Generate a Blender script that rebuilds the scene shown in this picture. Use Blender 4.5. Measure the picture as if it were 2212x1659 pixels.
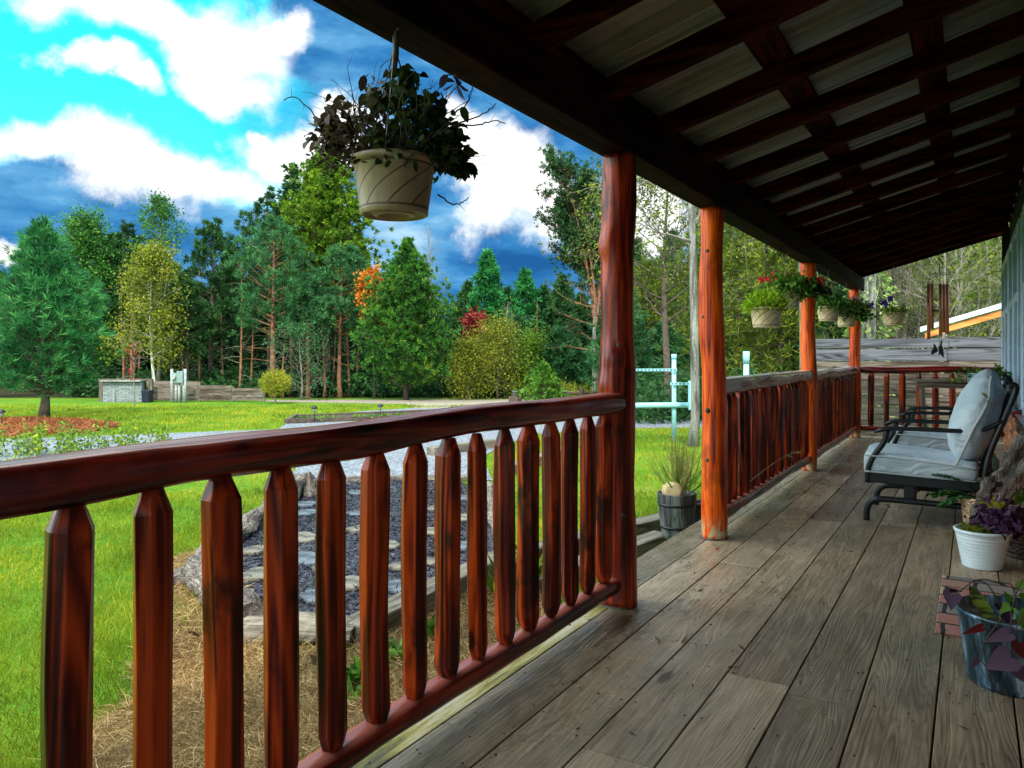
import bpy, math, random
import numpy as np
from mathutils import Vector, Matrix
for o in list(bpy.data.objects): bpy.data.objects.remove(o)
SC = bpy.context.scene
COL = SC.collection
PI = math.pi
# ---------------------------------------------------------------- camera
EYE = 1.15; FO = 1660.0; TH = math.atan(993/FO); S_, C_ = math.sin(TH), math.cos(TH); HZ = 767.0
cam = bpy.data.cameras.new('camera'); camo = bpy.data.objects.new('camera', cam); COL.objects.link(camo)
camo.location = (0, 0, EYE); camo.rotation_euler = (PI/2, 0, TH)
cam.sensor_width = 36; cam.lens = 36*FO/2212; cam.shift_y = -(829.5-HZ)/2212
cam.clip_start = 0.05; cam.clip_end = 3000
SC.camera = camo
SC.view_settings.view_transform = 'Standard'; SC.view_settings.look = 'None'
SC.view_settings.exposure = 1.25; SC.view_settings.gamma = 1.0
def ray(px, py):
    u = (px-1106)/FO; v = (HZ-py)/FO
    return np.array([-S_+C_*u, C_+S_*u, v])
def atD(px, py, D): return np.array([0, 0, EYE])+ray(px, py)*D
def onY(px, py, Y): d = ray(px, py); return np.array([0, 0, EYE])+d*(Y/d[1])
def onZ(px, py, z): d = ray(px, py); return np.array([0, 0, EYE])+d*((z-EYE)/d[2])
G0, GS = -0.35, 0.018
def gzD(D): return G0-GS*(np.clip(D, 2, 75)-3)
def smooth(t): t = np.clip(t, 0, 1); return t*t*(3-2*t)
def gz(x, y):
    D = -x*S_+y*C_; R = x*C_+y*S_
    hill = 16*smooth((R-11)/26)*smooth((D-19)/34)
    far = 3.0*smooth((D-50)/40)
    return gzD(D)+hill+far
def G(px, py, lift=0.0):
    dr = py-HZ
    D = (EYE-G0-3*GS)/(dr/FO-GS)
    p = atD(px, py, D); p[2] = gzD(D)+lift; return p
# ---------------------------------------------------------------- world
SUN_EL, SUN_AZ = math.radians(46), math.radians(150)   # azimuth: direction the light comes from, clockwise from +Y
W = bpy.data.worlds.new('World'); SC.world = W; W.use_nodes = True
nt = W.node_tree; nt.nodes.clear()
class N:
    """small node-graph writer"""
    def __init__(s, nt): s.nt = nt
    def new(s, t, **k):
        n = s.nt.nodes.new(t)
        for a, b in k.items(): setattr(n, a, b)
        return n
    def put(s, sock, v):
        if isinstance(v, bpy.types.NodeSocket): s.nt.links.new(v, sock)
        elif v is not None: sock.default_value = v
    def math(s, op, a, b=None, c=None, clamp=False):
        n = s.new('ShaderNodeMath', operation=op, use_clamp=clamp)
        s.put(n.inputs[0], a)
        if b is not None: s.put(n.inputs[1], b)
        if c is not None: s.put(n.inputs[2], c)
        return n.outputs[0]
    def vec(s, op, a, b=None, sc=None):
        n = s.new('ShaderNodeVectorMath', operation=op); s.put(n.inputs[0], a)
        if b is not None: s.put(n.inputs[1], b)
        if sc is not None: s.put(n.inputs['Scale'], sc)
        return n.outputs['Value'] if op in ('DOT_PRODUCT', 'LENGTH', 'DISTANCE') else n.outputs[0]
    def mix(s, f, a, b, mode='MIX'):
        n = s.new('ShaderNodeMix', data_type='RGBA', blend_type=mode)
        s.put(n.inputs[0], f); s.put(n.inputs[6], c4(a)); s.put(n.inputs[7], c4(b)); return n.outputs[2]
    def noise(s, v, scale, detail=4, rough=.55, dist=0, col=False):
        n = s.new('ShaderNodeTexNoise'); s.put(n.inputs['Vector'], v); s.put(n.inputs['Scale'], scale)
        n.inputs['Detail'].default_value = detail; n.inputs['Roughness'].default_value = rough; n.inputs['Distortion'].default_value = dist
        return n.outputs['Color' if col else 'Fac']
    def voro(s, v, scale, feat='F1', out='Distance', rnd=1):
        n = s.new('ShaderNodeTexVoronoi', feature=feat); s.put(n.inputs['Vector'], v); n.inputs['Scale'].default_value = scale
        n.inputs['Randomness'].default_value = rnd; return n.outputs[out]
    def ramp(s, f, stops, interp='LINEAR'):
        n = s.new('ShaderNodeValToRGB'); s.put(n.inputs[0], f); cr = n.color_ramp; cr.interpolation = interp
        while len(cr.elements) < len(stops): cr.elements.new(0.5)
        for e, (p, c) in zip(cr.elements, stops): e.position = p; e.color = c4(c)
        return n.outputs[0]
    def rng(s, v, a, b, c=0.0, d=1.0, sm=True):
        n = s.new('ShaderNodeMapRange', interpolation_type='SMOOTHSTEP' if sm else 'LINEAR'); s.put(n.inputs[0], v)
        for i, q in enumerate((a, b, c, d)): n.inputs[i+1].default_value = q
        return n.outputs[0]
    def map(s, v, scale=(1, 1, 1), loc=(0, 0, 0), rot=(0, 0, 0)):
        n = s.new('ShaderNodeMapping'); s.put(n.inputs[0], v); n.inputs['Scale'].default_value = scale
        n.inputs['Location'].default_value = loc; n.inputs['Rotation'].default_value = rot; return n.outputs[0]
    def sep(s, v): n = s.new('ShaderNodeSeparateXYZ'); s.put(n.inputs[0], v); return n.outputs
    def comb(s, x, y, z): n = s.new('ShaderNodeCombineXYZ'); s.put(n.inputs[0], x); s.put(n.inputs[1], y); s.put(n.inputs[2], z); return n.outputs[0]
def c4(c):
    if isinstance(c, bpy.types.NodeSocket) or c is None: return c
    if isinstance(c, (int, float)): return (c, c, c, 1)
    return tuple(c)+(1,) if len(c) == 3 else c
w = N(nt)
tc = w.new('ShaderNodeTexCoord').outputs['Generated']
dirn = w.vec('NORMALIZE', tc)
aF = w.vec('DOT_PRODUCT', dirn, (-S_, C_, 0)); aR = w.vec('DOT_PRODUCT', dirn, (C_, S_, 0))
az = w.math('ARCTAN2', aR, aF); el = w.math('ARCSINE', w.sep(dirn)[2])
nz = w.vec('SUBTRACT', w.noise(dirn, 5.0, 8, .55, col=True), (.5, .5, .5))
nz2 = w.vec('SUBTRACT', w.noise(dirn, 16.0, 6, .6, col=True), (.5, .5, .5))
p = w.vec('ADD', w.comb(az, el, 0), w.vec('MULTIPLY', nz, (.30, .16, 0)))
p = w.vec('ADD', p, w.vec('MULTIPLY', nz2, (.05, .035, 0)))
def blobs(lst):
    acc = None
    for (x, y, rx, ry) in lst:
        d = ray(x, y); R = d[0]*C_+d[1]*S_; F = -d[0]*S_+d[1]*C_
        a0 = math.atan2(R, F); e0 = math.asin(d[2]/np.linalg.norm(d)); ca = math.cos(a0)
        q = w.vec('MULTIPLY', w.vec('SUBTRACT', p, (a0, e0, 0)), (FO/rx/ca/ca, FO/ry/ca, 0))
        v = w.math('SUBTRACT', 1.0, w.vec('LENGTH', q))
        acc = v if acc is None else w.math('MAXIMUM', acc, v)
    return acc
white = blobs([(250, 20, 330, 70), (440, 95, 200, 110), (480, 190, 130, 60), (130, 160, 120, 45), (240, 205, 110, 40), (90, 330, 280, 55),
               (300, 375, 230, 75), (450, 390, 190, 60), (700, 330, 200, 60), (1060, 400, 120, 110), (1130, 440, 120, 80), (1020, 320, 70, 70), (1420, 430, 170, 150),
               (20, 545, 120, 26), (575, 290, 36, 18), (750, 250, 110, 36), (1700, 380, 200, 140), (590, 75, 90, 45)])
blue = blobs([(720, 90, 220, 150), (900, 200, 230, 170), (1160, 300, 170, 130), (620, 10, 130, 60), (1300, 250, 200, 130), (100, 440, 330, 100),
              (380, 480, 300, 80), (560, 500, 250, 80), (1050, 530, 220, 70), (900, 500, 220, 80), (1020, 130, 230, 170)])
outside = w.math('MAXIMUM', w.rng(el, .52, .8), w.rng(w.math('ABSOLUTE', az), .75, 1.1))
gen = w.noise(w.map(dirn, (1, 1, 2.2)), 2.2, 6, .55)
wn = w.math('ADD', white, w.math('MULTIPLY', w.math('SUBTRACT', w.noise(dirn, 8, 9, .68), .5), 1.7))
Wm = w.math('MAXIMUM', w.rng(wn, -.10, .60), w.math('MULTIPLY', w.rng(gen, .47, .6), outside))
Bm = w.math('MAXIMUM', w.math('MAXIMUM', w.rng(blue, -.05, .5), w.math('MULTIPLY', w.math('MAXIMUM', w.rng(w.sep(p)[0], -.44, -.20), w.rng(w.sep(p)[1], .215, .15)), w.math('SUBTRACT', 1.0, outside))), w.math('MULTIPLY', w.rng(gen, .52, .4), outside))
sky = w.new('ShaderNodeTexSky', sky_type='NISHITA'); sky.sun_disc = False; sky.sun_elevation = SUN_EL; sky.sun_rotation = SUN_AZ
hs = w.new('ShaderNodeHueSaturation'); w.put(hs.inputs['Color'], sky.outputs[0]); hs.inputs['Saturation'].default_value = 1.5; hs.inputs['Value'].default_value = .05; hs.inputs['Hue'].default_value = .47
clear = w.mix(1.0, hs.outputs[0], (0.0, .46, .50), 'ADD')
wisp = w.noise(w.map(dirn, (2, 2, 6)), 2.2, 8, .6)
bluec = w.ramp(wisp, [(.30, (.007, .055, .16)), (.43, (.018, .105, .25)), (.54, (.06, .19, .34)), (.66, (.22, .34, .44))])
wh2 = w.noise(w.map(dirn, (2, 2, 5), (3, 1, 2)), 2.2, 7, .62)
whitec = w.mix(w.math('MAXIMUM', w.rng(wh2, .34, .50), w.rng(white, .10, .5)), (.13, .22, .36), (.56, .56, .55)); whitec = w.mix(outside, whitec, (2.9, 2.8, 2.7))  # clouds outside the view brightened well beyond those in it, as added fill light
col = w.mix(Bm, clear, bluec); col = w.mix(Wm, col, whitec)
below = w.rng(el, -.02, -.1); col = w.mix(below, col, (.04, .06, .03))
bg = w.new('ShaderNodeBackground'); w.put(bg.inputs[0], col); bg.inputs[1].default_value = 1.0
out = w.new('ShaderNodeOutputWorld'); nt.links.new(bg.outputs[0], out.inputs[0])
W.cycles.sampling_method = 'MANUAL'; W.cycles.sample_map_resolution = 1024
sl = bpy.data.lights.new('sun', 'SUN'); sl.energy = 2.4; sl.angle = math.radians(5); sl.color = (1, .95, .86)
so = bpy.data.objects.new('sun', sl); COL.objects.link(so)
sd = Vector((math.sin(SUN_AZ)*math.cos(SUN_EL), math.cos(SUN_AZ)*math.cos(SUN_EL), math.sin(SUN_EL)))
so.rotation_euler = sd.to_track_quat('Z', 'Y').to_euler()
SC.cycles.max_bounces = 6; SC.cycles.transparent_max_bounces = 6

# ---------------------------------------------------------------- helpers
class MB:
    def __init__(s): s.v = []; s.f = []; s.n = 0
    def add(s, V, F):
        s.v.append(np.asarray(V, float).reshape(-1, 3)); s.f += [tuple(i+s.n for i in f) for f in F]; s.n += len(s.v[-1])
    def box(s, c, d, rot=None):
        c = np.array(c, float); h = np.array(d, float)/2
        V = np.array([[sx, sy, sz] for sx in (-1, 1) for sy in (-1, 1) for sz in (-1, 1)])*h
        if rot is not None: V = V@np.array(rot).T
        s.add(V+c, [(0, 1, 3, 2), (4, 6, 7, 5), (0, 4, 5, 1), (2, 3, 7, 6), (0, 2, 6, 4), (1, 5, 7, 3)]); return s
    def bar(s, a, b, wd, ht, up=(0, 0, 1)):
        a = np.array(a, float); b = np.array(b, float); d = b-a; L = np.linalg.norm(d); d /= L
        u = np.array(up, float); x = np.cross(d, u); x /= np.linalg.norm(x); u = np.cross(x, d)
        return s.box((a+b)/2, (wd, L, ht), np.column_stack([x, d, u]))
    def tube(s, P, R, n=8, cap=True, flat=1.0, ph=0):
        P = np.asarray(P, float); m = len(P); R = np.full(m, R) if np.isscalar(R) else np.asarray(R, float)
        T = np.gradient(P, axis=0); T /= np.linalg.norm(T, axis=1)[:, None]+1e-9
        u = np.array([0, 0, 1.0]) if abs(T[0][2]) < .9 else np.array([1.0, 0, 0])
        a = np.linspace(0, 2*PI, n, endpoint=False)+ph; V = []
        for i in range(m):
            x = np.cross(T[i], u); x /= np.linalg.norm(x)+1e-9; u = np.cross(x, T[i])
            V.append(P[i]+R[i]*(np.cos(a)[:, None]*x+flat*np.sin(a)[:, None]*u))
        F = [(i*n+j, i*n+(j+1) % n, (i+1)*n+(j+1) % n, (i+1)*n+j) for i in range(m-1) for j in range(n)]
        if cap: F += [tuple(range(n))[::-1], tuple((m-1)*n+j for j in range(n))]
        s.add(np.vstack(V), F); return s
    def lathe(s, prof, n=32, c=(0, 0, 0)):
        a = np.linspace(0, 2*PI, n, endpoint=False); V = []
        for r, z in prof: V.append(np.column_stack([r*np.cos(a)+c[0], r*np.sin(a)+c[1], np.full(n, z+c[2])]))
        m = len(prof)
        F = [(i*n+j, i*n+(j+1) % n, (i+1)*n+(j+1) % n, (i+1)*n+j) for i in range(m-1) for j in range(n)]
        s.add(np.vstack(V), F); return s
    def prism(s, pts, z0, z1):
        m = len(pts); V = [(x, y, z0) for x, y in pts]+[(x, y, z1) for x, y in pts]
        s.add(V, [tuple(range(m))[::-1], tuple(range(m, 2*m))]+[(i, (i+1) % m, m+(i+1) % m, m+i) for i in range(m)]); return s
    def build(s, name, mat, parent=None, sm=False, bevel=0):
        me = bpy.data.meshes.new(name); V = np.vstack(s.v) if s.v else np.zeros((0, 3))
        me.from_pydata(V.tolist(), [], s.f)
        if sm: me.polygons.foreach_set('use_smooth', [True]*len(me.polygons))
        me.materials.append(mat); me.update()
        o = bpy.data.objects.new(name, me); COL.objects.link(o)
        if parent: o.parent = parent
        if bevel:
            b = o.modifiers.new('b', 'BEVEL'); b.width = bevel; b.segments = 2; b.limit_method = 'ANGLE'
        return o
def leafmesh(name, C, Dv, L, Wd, mat, parent=None, tone=None, bend=.0, rs=None, oval=False):
    """rhombus leaves: centres C, directions Dv, lengths L, widths Wd"""
    rs = rs or np.random.RandomState(1); n = len(C)
    Dv = Dv/(np.linalg.norm(Dv, axis=1)[:, None]+1e-9)
    q = rs.normal(size=(n, 3)); sd_ = np.cross(Dv, q); sd_ /= np.linalg.norm(sd_, axis=1)[:, None]+1e-9
    L = np.broadcast_to(L, n)[:, None]; Wd = np.broadcast_to(Wd, n)[:, None]
    nn = np.cross(sd_, Dv)*bend*L
    if oval:
        K = [(0, 0, 0), (.22, .42, .6), (.55, .5, 1), (.82, .3, .7), (1, 0, 0), (.82, -.3, .7), (.55, -.5, 1), (.22, -.42, .6)]
        V = np.stack([C+Dv*L*a+sd_*Wd*b_+nn*c_-np.array([0, 0, 1])*L*.25*a*a for a, b_, c_ in K], 1).reshape(-1, 3); q_ = 8
    else:
        q_ = 4
        V = np.stack([C, C+Dv*L*.45+sd_*Wd*.5+nn, C+Dv*L, C+Dv*L*.45-sd_*Wd*.5+nn], 1).reshape(-1, 3)
    me = bpy.data.meshes.new(name); me.vertices.add(q_*n); me.vertices.foreach_set('co', V.astype(np.float32).ravel())
    me.loops.add(q_*n); me.loops.foreach_set('vertex_index', np.arange(q_*n, dtype=np.int32))
    me.polygons.add(n); me.polygons.foreach_set('loop_start', np.arange(0, q_*n, q_, dtype=np.int32))
    me.polygons.foreach_set('loop_total', np.full(n, q_, dtype=np.int32))
    me.update(calc_edges=True)
    at = me.attributes.new('tone', 'FLOAT', 'FACE'); tone = rs.rand(n) if tone is None else tone
    at.data.foreach_set('value', np.asarray(tone, np.float32))
    me.materials.append(mat); o = bpy.data.objects.new(name, me); COL.objects.link(o)
    if parent: o.parent = parent
    return o
def tag(o, label=None, cat=None, group=None, kind=None):
    if label: o['label'] = label
    if cat: o['category'] = cat
    if group: o['group'] = group
    if kind: o['kind'] = kind
    return o
def thing(name, loc, label, cat, group=None, rz=0):
    o = bpy.data.objects.new(name, None); COL.objects.link(o); o.location = tuple(loc); o.rotation_euler.z = rz; o.empty_display_size = .1
    return tag(o, label, cat, group)
def dup(root, loc, rz=0, sc=1, label=None, group=None):
    r = root.copy(); COL.objects.link(r); r.location = tuple(loc); r.rotation_euler.z = rz; r.scale = (sc, sc, sc) if np.isscalar(sc) else sc
    if label: r['label'] = label
    if group: r['group'] = group
    for ch in list(root.children):
        c = ch.copy(); COL.objects.link(c); c.parent = r
        for g in ch.children:
            d = g.copy(); COL.objects.link(d); d.parent = c
    return r
def mat(name):
    m = bpy.data.materials.new(name); m.use_nodes = True; t = m.node_tree; b = t.nodes['Principled BSDF']; return m, N(t), b
def bump(n, b, h, st=.5, dist=.01):
    k = n.new('ShaderNodeBump'); n.put(k.inputs['Height'], h); k.inputs['Strength'].default_value = st; k.inputs['Distance'].default_value = dist
    n.put(b.inputs['Normal'], k.outputs[0])
def plain(name, col, rough=.6, metal=0, var=.25, scale=8, bmp=.15, spec=.5):
    m, n, b = mat(name); tcn = n.new('ShaderNodeTexCoord').outputs['Object']
    z = n.noise(tcn, scale, 5); c = n.mix(n.rng(z, .3, .7), [q*(1-var) for q in col], [min(1, q*(1+var)) for q in col])
    n.put(b.inputs['Base Color'], c); n.put(b.inputs['Roughness'], n.rng(z, .3, .7, rough*.85, min(1, rough*1.15))); b.inputs['Metallic'].default_value = metal
    b.inputs['Specular IOR Level'].default_value = spec
    bump(n, b, n.noise(tcn, scale*5, 4), bmp, .005); return m
def foliage(name, stops, trans=.35, rough=.6):
    m, n, b = mat(name); a = n.new('ShaderNodeAttribute'); a.attribute_name = 'tone'
    oi = n.new('ShaderNodeObjectInfo').outputs['Random']
    pos = n.new('ShaderNodeNewGeometry').outputs['Position']
    t = n.math('ADD', n.math('MULTIPLY', a.outputs['Fac'], .7), n.math('MULTIPLY', n.rng(n.noise(pos, 1.1, 2), .3, .7), .3))
    c = n.ramp(t, stops)
    n.put(b.inputs['Base Color'], c); b.inputs['Roughness'].default_value = rough; b.inputs['Specular IOR Level'].default_value = .25
    tr = n.new('ShaderNodeBsdfTranslucent'); n.put(tr.inputs[0], c)
    mx = n.new('ShaderNodeMixShader'); mx.inputs[0].default_value = trans
    o = n.nt.nodes['Material Output']; n.nt.links.new(b.outputs[0], mx.inputs[1]); n.nt.links.new(tr.outputs[0], mx.inputs[2]); n.nt.links.new(mx.outputs[0], o.inputs[0])
    return m
def wood(name, dark, mid, light, axis=2, ring=16, rough=.38, knots=True, sc=1.0, grey=0.0, bmp=.25, peel=False, spec=.5, top=None, mott=0):

    m, n, b = mat(name); tcn = n.new('ShaderNodeTexCoord').outputs['Object']
    oi = n.new('ShaderNodeObjectInfo').outputs['Random']
    off = n.comb(n.math('MULTIPLY', oi, 37), n.math('MULTIPLY', oi, 91), n.math('MULTIPLY', oi, 53))
    pv = n.vec('ADD', tcn, off)
    sv = [7*sc]*3; sv[axis] = .38*sc
    f = n.noise(n.map(pv, sv), 1.0, 3, .5)
    g = n.math('PINGPONG', n.math('MULTIPLY', f, ring), .5); g = n.math('MULTIPLY', g, 2)
    fv = [60*sc]*3; fv[axis] = 3*sc
    fine = n.noise(n.map(pv, fv), 1.0, 4, .6)
    bv = [9*sc]*3; bv[axis] = .9*sc
    big = n.noise(n.map(pv, bv), 1.0, 4, .6)
    t = n.math('ADD', n.math('MULTIPLY', g, .35), n.math('ADD', n.math('MULTIPLY', fine, .35), n.math('MULTIPLY', n.rng(big, .3, .7), .45)))
    c = n.ramp(t, [(.24, dark), (.5, mid), (.76, light)])
    h = n.math('ADD', g, fine)
    if knots:
        kv = [5]*3; kv[axis] = 2.6
        k = n.voro(n.map(n.vec('ADD', pv, n.vec('SCALE', n.vec('SUBTRACT', n.noise(pv, 9, 2, col=True), (.5, .5, .5)), sc=.03)), kv), 1.0)
        km = n.rng(k, .11, .05); c = n.mix(n.math('MULTIPLY', km, .85), c, [q*.25 for q in dark])
        rm = n.math('MULTIPLY', n.rng(k, .2, .1), .35); c = n.mix(rm, c, dark)
    if mott:
        cv = [9]*3; cv[axis] = .28; ck = n.math('ABSOLUTE', n.math('SUBTRACT', n.noise(n.map(pv, cv), 1.0, 2, .4), .5)); gate = n.rng(n.noise(n.map(pv, [2, 2, 2]), 1.0, 2), .5, .58)
        ckm = n.math('MULTIPLY', n.rng(ck, .012, .003), gate); c = n.mix(n.math('MULTIPLY', ckm, .9), c, [q*.12 for q in dark]); h = n.math('SUBTRACT', h, n.math('MULTIPLY', ckm, 3))
        mo_ = n.noise(n.map(pv, [3.5 if k != axis else 2.2 for k in range(3)]), 1.0, 5, .7); c = n.mix(n.math('MULTIPLY', n.rng(mo_, .52, .66), mott), c, [q*.3 for q in dark])
    if peel:
        z = n.sep(tcn)[2]; pk = n.math('MULTIPLY', n.rng(z, .17, .02), n.rng(n.noise(n.map(tcn, (30, 30, 12)), 1, 3), .47, .53)); c = n.mix(pk, c, (.5, .36, .2))
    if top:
        nz_ = n.sep(n.new('ShaderNodeNewGeometry').outputs['Normal'])[2]; c = n.mix(n.math('MULTIPLY', n.rng(nz_, .55, .9), n.rng(fine, .15, .6, .55, .95)), c, top)  # upward faces painted paler: sky sheen put into the colour
    b.inputs['Specular IOR Level'].default_value = spec
    n.put(b.inputs['Base Color'], c); n.put(b.inputs['Roughness'], n.rng(fine, .2, .8, rough*.8, min(1, rough*1.3)))
    bump(n, b, h, bmp, .004); return m
def log_pts(p0, p1, n, wob, rs):
    p0 = np.array(p0, float); p1 = np.array(p1, float); t = np.linspace(0, 1, n); P = p0+(p1-p0)*t[:, None]
    L = np.linalg.norm(p1-p0)
    for k in range(3):
        if abs(p1[k]-p0[k]) < .3*L:
            P[:, k] += wob*sum(rs.uniform(-1, 1)*np.sin(t*L*f+rs.uniform(0, 6))/(j+1) for j, f in enumerate((1.3, 2.9, 6.1)))
    return P
def hewn(mb, p0, p1, r, rs, n=14, wob=.012, var=.1, step=.05, flat_top=None, taper=.0, bumps=None, square=0):
    L = np.linalg.norm(np.array(p1, float)-p0); m = max(4, int(L/step)); P = log_pts(p0, p1, m, wob, rs)
    k0 = mb.n; t = np.linspace(0, 1, m)
    rr = r*(1+.25*taper-.5*taper*t)*(1+var*.35*np.sin(t*L*7+rs.uniform(0, 6))+var*.25*np.sin(t*L*17+rs.uniform(0, 6)))
    if taper == 0:
        e = np.minimum(t*L, (1-t)*L); rr = rr*np.where(e < .04, .85, 1)
    mb.tube(P, rr, n)
    V = mb.v[-1].reshape(m, n, 3); C = P[:, None, :]; Q = V-C
    A = np.arange(n)*2*PI/n
    mod = np.zeros((m, n))
    if square: Q = Q*(((np.abs(np.cos(A))**square+np.abs(np.sin(A))**square)**(-1/square))[None, :, None])
    for j in range(6):
        a0 = rs.uniform(0, 2*PI); f = rs.uniform(2, 9); ph = rs.uniform(0, 6)
        mod += var*.45*np.cos((A-a0)*rs.randint(1, 4))[None, :]*np.sin(t*L*f+ph)[:, None]
    if bumps is not None:
        for (tt, aa, amp, wd) in bumps:
            mod += amp*np.exp(-((t[:, None]-tt)*L/wd)**2)*np.clip(np.cos(A[None, :]-aa), 0, 1)**3
    Q = Q*(1+mod[:, :, None]); V = C+Q
    if flat_top is not None: V[:, :, 2] = np.where(V[:, :, 2]-C[:, :, 2] > flat_top*r, C[:, :, 2]+flat_top*r+(V[:, :, 2]-C[:, :, 2]-flat_top*r)*.2, V[:, :, 2])
    mb.v[-1] = V.reshape(-1, 3)
    return mb
# ---------------------------------------------------------------- materials
M = {}
M['post'] = wood('post wood', (.09, .005, .001), (.56, .048, .001), (.85, .13, .002), 2, 13, .34, peel=True, spec=.3, mott=.45)
M['post_red'] = wood('dark red post wood', (.03, .002, .001), (.19, .012, .003), (.46, .055, .008), 2, 13, .3, spec=.4, mott=.8)
for i, a in enumerate('xyz'):
    M['rail_'+a] = wood('rail wood '+a, (.016, .0015, .001), (.10, .005, .003), (.28, .022, .010), i, 11, .22, spec=.45, top=(.33, .10, .075), mott=.6)  # pinkish top colour paints in the lit look of the upper faces
M['picket'] = wood('picket wood', (.010, .001, .0008), (.095, .006, .002), (.40, .045, .004), 2, 12, .32, spec=.25, mott=.9)
M['railw_y'] = wood('weathered rail with painted glare', (.05, .01, .006), (.22, .10, .08), (.5, .40, .38), 1, 12, .16, top=(.50, .50, .52))  # pale top colour imitates sky glare on the peeled wood
M['rafter'] = wood('rafter wood', (.005, .001, .0008), (.022, .003, .0015), (.07, .009, .003), 0, 12, .9, spec=.08)
M['purlin'] = wood('purlin wood', (.005, .001, .0008), (.022, .003, .0015), (.07, .009, .003), 1, 12, .9, spec=.08)
M['beam'] = wood('beam wood', (.004, .0012, .001), (.014, .003, .002), (.03, .006, .003), 1, 12, .9, spec=.08)
M['grey_x'] = wood('weathered board x', (.018, .012, .009), (.10, .075, .056), (.19, .16, .135), 0, 18, .8, True, .6, spec=.2)
M['grey_blue'] = wood('blue grey weathered board', (.02, .02, .023), (.085, .09, .105), (.155, .165, .19), 0, 18, .8, True, .6, spec=.2)
M['grey_z'] = wood('weathered timber', (.02, .017, .012), (.10, .082, .055), (.20, .175, .135), 2, 18, .75, True)
M['grey_y'] = wood('weathered timber y', (.05, .04, .03), (.19, .155, .12), (.34, .30, .26), 1, 18, .75, True)
M['metalroof'] = plain('galvanized roofing', (.26, .25, .185), .42, .35, .15, 3, .0)
M['blackmetal'] = plain('black powder coated metal', (.010, .011, .014), .38, .3, .2, 20, .05)
M['cushion'] = plain('pale blue grey canvas', (.58, .68, .74), .85, 0, .16, 5, .35, .2)
m, n, b = mat('pale blue grey canvas'); tcn = n.new('ShaderNodeTexCoord').outputs['Object']
wv = n.vec('ADD', tcn, n.vec('SCALE', n.noise(tcn, 4, 3, col=True), sc=.25)); z1 = n.noise(n.map(wv, (1, 1, 2.2)), 5.5, 3, .5); z2 = n.noise(tcn, 260, 2); z3 = n.math('ABSOLUTE', n.math('SUBTRACT', n.noise(n.map(wv, (1.4, 1.2, 3)), 4, 2), .5))
n.put(b.inputs['Base Color'], n.mix(n.rng(n.noise(tcn, 3, 3, .5), .35, .7), (.52, .61, .68), (.42, .52, .60))); b.inputs['Roughness'].default_value = .9; b.inputs['Specular IOR Level'].default_value = .15
bump(n, b, n.math('ADD', n.math('ADD', z1, n.math('MULTIPLY', z3, -1.6)), n.math('MULTIPLY', z2, .03)), .6, .03); M['cushion'] = m
M['piping'] = plain('cushion piping', (.36, .41, .43), .8, 0, .1, 9, .1)
M['bluepipe'] = plain('pale blue painted pipe', (.28, .58, .66), .45, 0, .1, 6, .05)
M['whiteframe'] = plain('pale window frame', (.42, .58, .76), .3, 0, .08, 6, .03)
M['wire'] = plain('dull wire', (.10, .085, .06), .5, .5)
M['bark'] = wood('lichen grey bark', (.025, .022, .018), (.11, .105, .09), (.30, .31, .27), 2, 40, .9, True, 1.5, bmp=.8)
M['barkd'] = plain('dark bark', (.075, .052, .038), .9, 0, .45, 9, .6)
M['barkr'] = plain('reddish pine bark', (.22, .095, .05), .9, 0, .4, 6, .5)
M['barkp'] = plain('pale grey twig bark', (.17, .15, .12), .9, 0, .4, 6, .3)
M['birch'] = wood('birch bark', (.08, .07, .06), (.45, .44, .40), (.6, .6, .56), 2, 6, .8, True, 2)
M['soil'] = plain('potting soil', (.035, .024, .016), .95, 0, .5, 30, .8)
M['moss'] = plain('dried moss', (.20, .15, .03), .95, 0, .5, 40, .8)
M['rock'] = plain('tan rock', (.55, .40, .20), .85, 0, .2, 12, .5)
M['boulder'] = plain('grey boulder', (.27, .28, .27), .85, 0, .3, 5, .5)
M['darkpot'] = plain('dark pot', (.012, .014, .03), .3)
M['steel'] = plain('galvanized steel', (.12, .19, .24), .3, .75, .55, 5, .1)
M['whitepot'] = plain('white ribbed pot', (.60, .72, .78), .4, 0, .06, 12, .05)
M['chime'] = plain('brown chime tube', (.50, .17, .09), .45, 0)
M['orangewood'] = wood('fresh fascia board', (.4, .13, .02), (.62, .22, .04), (.8, .34, .08), 0, 16, .6)
M['shedroof'] = plain('white metal shed roof', (.62, .72, .76), .35, .2, .08, 4, .05)
M['driftwood'] = wood('driftwood', (.010, .007, .005), (.075, .056, .044), (.23, .20, .17), 2, 30, .8, False, 1.6, bmp=1.0)
M['utility'] = plain('grey green utility box', (.17, .25, .25), .6)
M['utilpost'] = plain('galvanized post', (.27, .30, .30), .6, .0)
F_ = {}
F_['pine'] = foliage('blue green pine needles', [(.1, (0.0079, 0.0723, 0.0177)), (.45, (0.0237, 0.173, 0.0403)), (.8, (0.0658, 0.361, 0.0803)), (1, (0.158, 0.578, 0.146))])
F_['youngpine'] = foliage('young pine needles', [(.05, (.004, .030, .010)), (.35, (.014, .105, .030)), (.65, (.05, .26, .065)), (.95, (.22, .52, .15))])
F_['dark'] = foliage('dark spruce needles', [(.1, (0.00864, 0.0326, 0.00927)), (.5, (0.026, 0.0928, 0.0231)), (.85, (0.0722, 0.196, 0.0463)), (1, (0.144, 0.305, 0.0696))])
F_['scots'] = foliage('grey green pine needles', [(.1, (0.0138, 0.0578, 0.0179)), (.5, (0.0411, 0.15, 0.0478)), (.85, (0.104, 0.301, 0.0963)), (1, (0.192, 0.416, 0.134))])
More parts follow.
